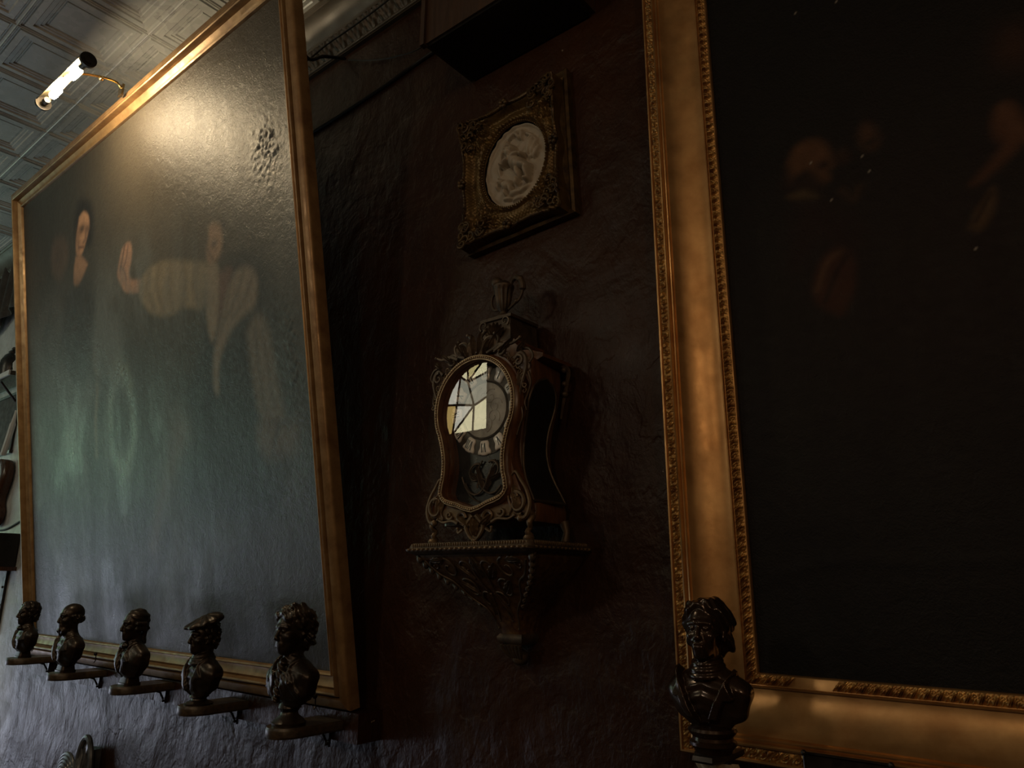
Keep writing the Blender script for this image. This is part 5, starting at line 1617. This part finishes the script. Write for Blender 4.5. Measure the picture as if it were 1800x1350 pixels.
# ---------------------------------------------------------------- cables
def cable(pts, r, label, name='cable', mat='cable', n=8):
    mb = MB(); mb.tube(spline(pts, n), r, 8)
    return tag(mb.build(name, M[mat]), label, 'cable')
cable([(-1.62, -0.30, CAMZ + 1.64), (-1.6502, -0.2, 3.0211), (-1.6988, -0.1, 3.1064), (-1.7183, -0.008, 3.1666)], 0.0055, 'thick dark hanging rod from the leaning frame to the wall by the cornice', 'hanging_rod', 'dark_metal')
cable([(-1.6909, -0.014, 3.1444), (-1.6122, -0.01, 3.1046), (-1.5297, -0.008, 3.0681), (-1.4496, -0.008, 3.0395), (-1.3426, -0.01, 3.0147), (-1.17, -0.006, CAMZ + 1.545)], 0.0022, 'thin cable sagging from the hanging rod to the brown box')
cable([(-1.7282, -0.16, 3.0556), (-1.7461, -0.12, 3.1092), (-1.6888, -0.1, 3.1462), (-1.5961, -0.095, 3.1511), (-1.4948, -0.09, 3.1592), (-1.3929, -0.09, 3.1642), (-1.2274, -0.09, 3.1719)], 0.0028, 'black cable running up along the ceiling cornice')
cable([(-2.05, -0.006, CAMZ + 1.452), (-1.8613, -0.006, 2.9522), (-1.6822, -0.006, 2.9554), (-1.4978, -0.006, 2.9627), (-1.3469, -0.006, 2.9741), (-1.16, -0.006, CAMZ + 1.485)], 0.0055, 'dark cable on the wall slanting from behind the leaning frame to the box')

# ---------------------------------------------------------------- carved ornament at the bottom left
def carved_crest():
    root = thing('carved_crest', 'blue grey carved crest of palmette and scrolled leaves low on the wall', 'wall ornament', (-2.865, 0.0, CAMZ - 0.674))
    mb = MB()
    c = (0.020, 0.035)
    mb.grid(40, 12, lambda u, v: (c[0] + 0.052 * v * math.cos(2 * math.pi * u), -0.034 - 0.006 * (1 - v * v), c[1] + 0.105 * v * math.sin(2 * math.pi * u)), wrap_u=True)
    loop = [(c[0] + 0.054 * math.cos(a), -0.040, c[1] + 0.108 * math.sin(a)) for a in [2 * math.pi * k / 48 for k in range(49)]]
    mb.tube(loop, 0.0095, 8, caps=False)
    mb.lathe([(0.05, 0.0), (0.05, 0.036)], (0, 0, 0), 8)
    mb.v = mb.v[:-16]; mb.f = [f for f in mb.f if max(f) < len(mb.v)]
    mb.box((c[0] - 0.03, -0.034, c[1] - 0.07), (c[0] + 0.03, 0.0, c[1] + 0.07))
    mb.build('oval', M['grey_resin'], root)
    mb = MB()
    for k in range(7):
        a = math.radians(90 + (k - 3) * 17)
        leaf2(mb, (c[0], c[1] - 0.075), (c[0] + 0.125 * math.cos(a) * 0.75, c[1] - 0.06 + 0.135 * math.sin(a)), 0.017, -0.040, 0.008)
    cscroll(mb, [(c[0] + a, b) for a, b in spiral((0.020, c[1] - 0.065), 0.016, 0.004, 90, -260)], -0.045, 0.004, 0.003)
    cscroll(mb, [(c[0] - a, b) for a, b in spiral((0.020, c[1] - 0.065), 0.016, 0.004, 90, -260)], -0.045, 0.004, 0.003)
    mb.build('palmette', M['grey_resin'], root)
    for sg, dx, dz in ((-1, -0.130, 0.004), (1, 0.135, -0.045)):
        mb = MB()
        for k in range(5):
            r = 0.075 - 0.013 * k
            cscroll(mb, [(dx + sg * a, dz + b) for a, b in spiral((0, 0), r, r * 0.75, -20, 150)], -0.030 - 0.004 * k, 0.011, 0.006, n=8)
        mb.ball((dx, -0.03, dz), 0.026, 14, 8)
        mb.box((dx - 0.05, -0.030, dz - 0.05), (dx + 0.05, 0.0, dz + 0.03))
        mb.build('scroll_leaf', M['grey_resin'], root)
    mb = MB()
    mb.box((-0.16, -0.030, -0.20), (0.19, 0.0, -0.085))
    mb.build('base', M['grey_resin'], root)
carved_crest()

# ---------------------------------------------------------------- things beyond the leaning painting, at the left edge
def left_corner():
    Z = CAMZ
    sh = thing('wall_shelf', 'pale edged wall shelf behind the left frame edge', 'shelf', (-4.95, 0.0, Z + 0.985))
    mb = MB(); mb.box((-0.40, -0.105, 0.0), (0.78, 0.0, 0.022)); mb.build('board', M['plinth_wood'], sh, smooth=False)
    mb = MB(); mb.box((-0.40, -0.112, -0.002), (0.78, -0.104, 0.024)); mb.build('front_edge', M['pale_paint'], sh, smooth=False)
    for x in (-0.25, 0.60):
        mb = MB(); mb.tube([(x, -0.004, -0.10), (x, -0.09, -0.004)], 0.006, 8)
        mb.build('strut', M['dark_metal'], sh)
    pot = thing('dark_pot', 'dark rounded pot on the pale edged shelf', 'pot', (-4.36, -0.055, Z + 1.0095))
    mb = MB(); mb.lathe([(0.030, 0), (0.048, 0.012), (0.052, 0.05), (0.050, 0.09), (0.036, 0.12), (0.022, 0.132), (0.024, 0.140), (0.014, 0.150)], n=32)
    mb.build('body', M['ebony'], pot)
    mb = MB(); mb.ball((0, 0, 0.158), 0.012, 10, 8); mb.build('lid_knob', M['ebony'], pot)
    fg = thing('white_figurine', 'small white figurine on the pale edged shelf beside the dark pot', 'figurine', (-4.245, -0.05, Z + 1.0095))
    mb = MB(); mb.lathe([(0.034, 0), (0.036, 0.010), (0.026, 0.020), (0.030, 0.035), (0.032, 0.055), (0.020, 0.080)], n=24, flute=lambda a, j: 0.08 * math.cos(5 * a)); mb.build('base', M['pale_paint'], fg)
    mb = MB(); mb.tube(spline([(0, 0, 0.07), (0.004, 0, 0.11), (-0.006, 0, 0.15), (0.002, 0, 0.185)], 5), [0.018, 0.020, 0.021, 0.02, 0.019, 0.020, 0.022, 0.024, 0.024, 0.022, 0.018, 0.013, 0.010, 0.010, 0.010, 0.010], 10)
    mb.ball((0.002, 0, 0.205), 0.017, 12, 8); mb.tube([(-0.018, 0, 0.150), (-0.035, -0.01, 0.125), (-0.022, -0.02, 0.108)], 0.006, 8); mb.tube([(0.018, 0, 0.150), (0.032, -0.01, 0.130), (0.018, -0.02, 0.112)], 0.006, 8)
    mb.build('figure', M['pale_paint'], fg)
    dr = MB()
    dr.grid(40, 20, lambda u, v: (-5.15 + 0.80 * u, -0.030 - 0.018 * math.sin(u * 34 + 1.5 * v) - 0.02 * v, Z + 2.00 - 0.60 * v - 0.05 * math.sin(u * 6)))
    o = dr.build('wall_hanging', M['drape']); sm = o.modifiers.new('solid', 'SOLIDIFY'); sm.thickness = 0.006
    tag(o, 'dark brown cloth hanging on the wall above the shelf at the left edge', 'wall hanging')
    rl = MB(); rl.tube([(-5.45, -0.045, Z + 2.06), (-4.25, -0.045, Z + 2.06)], 0.020, 12)
    for x in (-5.2, -4.4):
        rl.tube([(x, 0.0, Z + 2.06), (x, -0.045, Z + 2.06)], 0.007, 8)
    tag(rl.build('curtain_rail', M['pale_paint']), 'pale grey rail on the wall above the dark hanging at the left edge', 'rail')
    # violin shaped body, hung up
    vi = thing('violin', 'brown violin shaped wooden body hanging on the pale wall at the left edge', 'violin', (-4.235, -0.004, Z + 0.330))
    out = [(0.0, -0.09), (0.06, -0.085), (0.088, -0.05), (0.084, -0.015), (0.062, 0.015), (0.058, 0.045), (0.080, 0.085), (0.104, 0.140), (0.102, 0.190), (0.070, 0.230), (0.0, 0.245)]
    half_ = spline(out, 5)
    poly = half_ + [(-a, b) for a, b in half_[-2:0:-1]]
    cxx = 0.08
    mb = MB()
    rings = []
    for k, y in ((0.96, -0.004), (1.0, -0.008), (1.0, -0.040), (0.97, -0.046), (0.7, -0.054), (0.35, -0.058), (0.05, -0.059)):
        rings.append([(a * k - 0.125 + cxx, y, 0.08 + (b - 0.08) * k) for a, b in poly])
    mb.loft(rings); mb.build('body', M['violin_wood'], vi, angle=50)
    # speaker on its bracket shelf
    ws = thing('speaker_bracket', 'brown wooden bracket shelf under the black box at the left edge', 'shelf', (-4.02, 0.0, Z + 0.045))
    mb = MB(); mb.box((-0.36, -0.150, -0.018), (0.09, 0.0, 0.0)); mb.build('board', M['violin_wood'], ws, smooth=False)
    mb = MB()
    mb.box((-0.030, -0.012, -0.30), (0.005, -0.0005, -0.018))
    for z in (-0.09, -0.17, -0.25):
        mb.ball((-0.012, -0.012, z), 0.006, 8, 6)
    mb.build('back_strap', M['dark_metal'], ws)
    sp = thing('loudspeaker', 'black box loudspeaker on the brown bracket shelf at the left edge', 'speaker', (-4.02, 0.0, Z + 0.0455))
    mb = MB(); mb.box((-0.32, -0.140, 0.0), (0.075, -0.006, 0.150)); sb = mb.build('cabinet', M['ebony'], sp, smooth=False)
    mb = MB(); mb.box((-0.312, -0.145, 0.008), (0.067, -0.139, 0.142)); mb.build('grille', M['cable'], sp, smooth=False)
    cable([(-4.40, -0.008, Z + 0.235), (-4.25, -0.006, Z + 0.222), (-4.12, -0.006, Z + 0.228), (-4.0, -0.006, Z + 0.25), (-3.9, -0.006, Z + 0.27)], 0.004, 'thin dark wire on the pale wall just above the black box')
    mb = MB(); mb.tube(spline([(-4.30, -0.034, Z + 0.60), (-4.26, -0.034, Z + 0.69), (-4.235, -0.034, Z + 0.76), (-4.225, -0.034, Z + 0.82)], 6), [0.014] * 12 + [0.010, 0.009, 0.008, 0.007, 0.006, 0.005, 0.005], 8)
    tag(mb.build('pull_cord', M['pale_paint']), 'short white cord hanging down the wall under the pale edged shelf', 'cord')
    bd = thing('framed_picture', 'dark framed picture on the wall under the pale edged shelf', 'picture', (-4.62, 0.0, Z + 0.74))
    mb = MB(); mb.box((-0.40, -0.010, -0.12), (0.33, -0.0005, 0.19)); mb.build('board', M['drape'], bd, smooth=False)
    mb = MB()
    for a, b in (((-0.41, -0.13), (0.34, -0.115)), ((-0.41, 0.185), (0.34, 0.20))):
        mb.box((a[0], -0.016, a[1]), (b[0], -0.0005, b[1]))
    mb.build('frame', M['ebony'], bd, smooth=False)
left_corner()
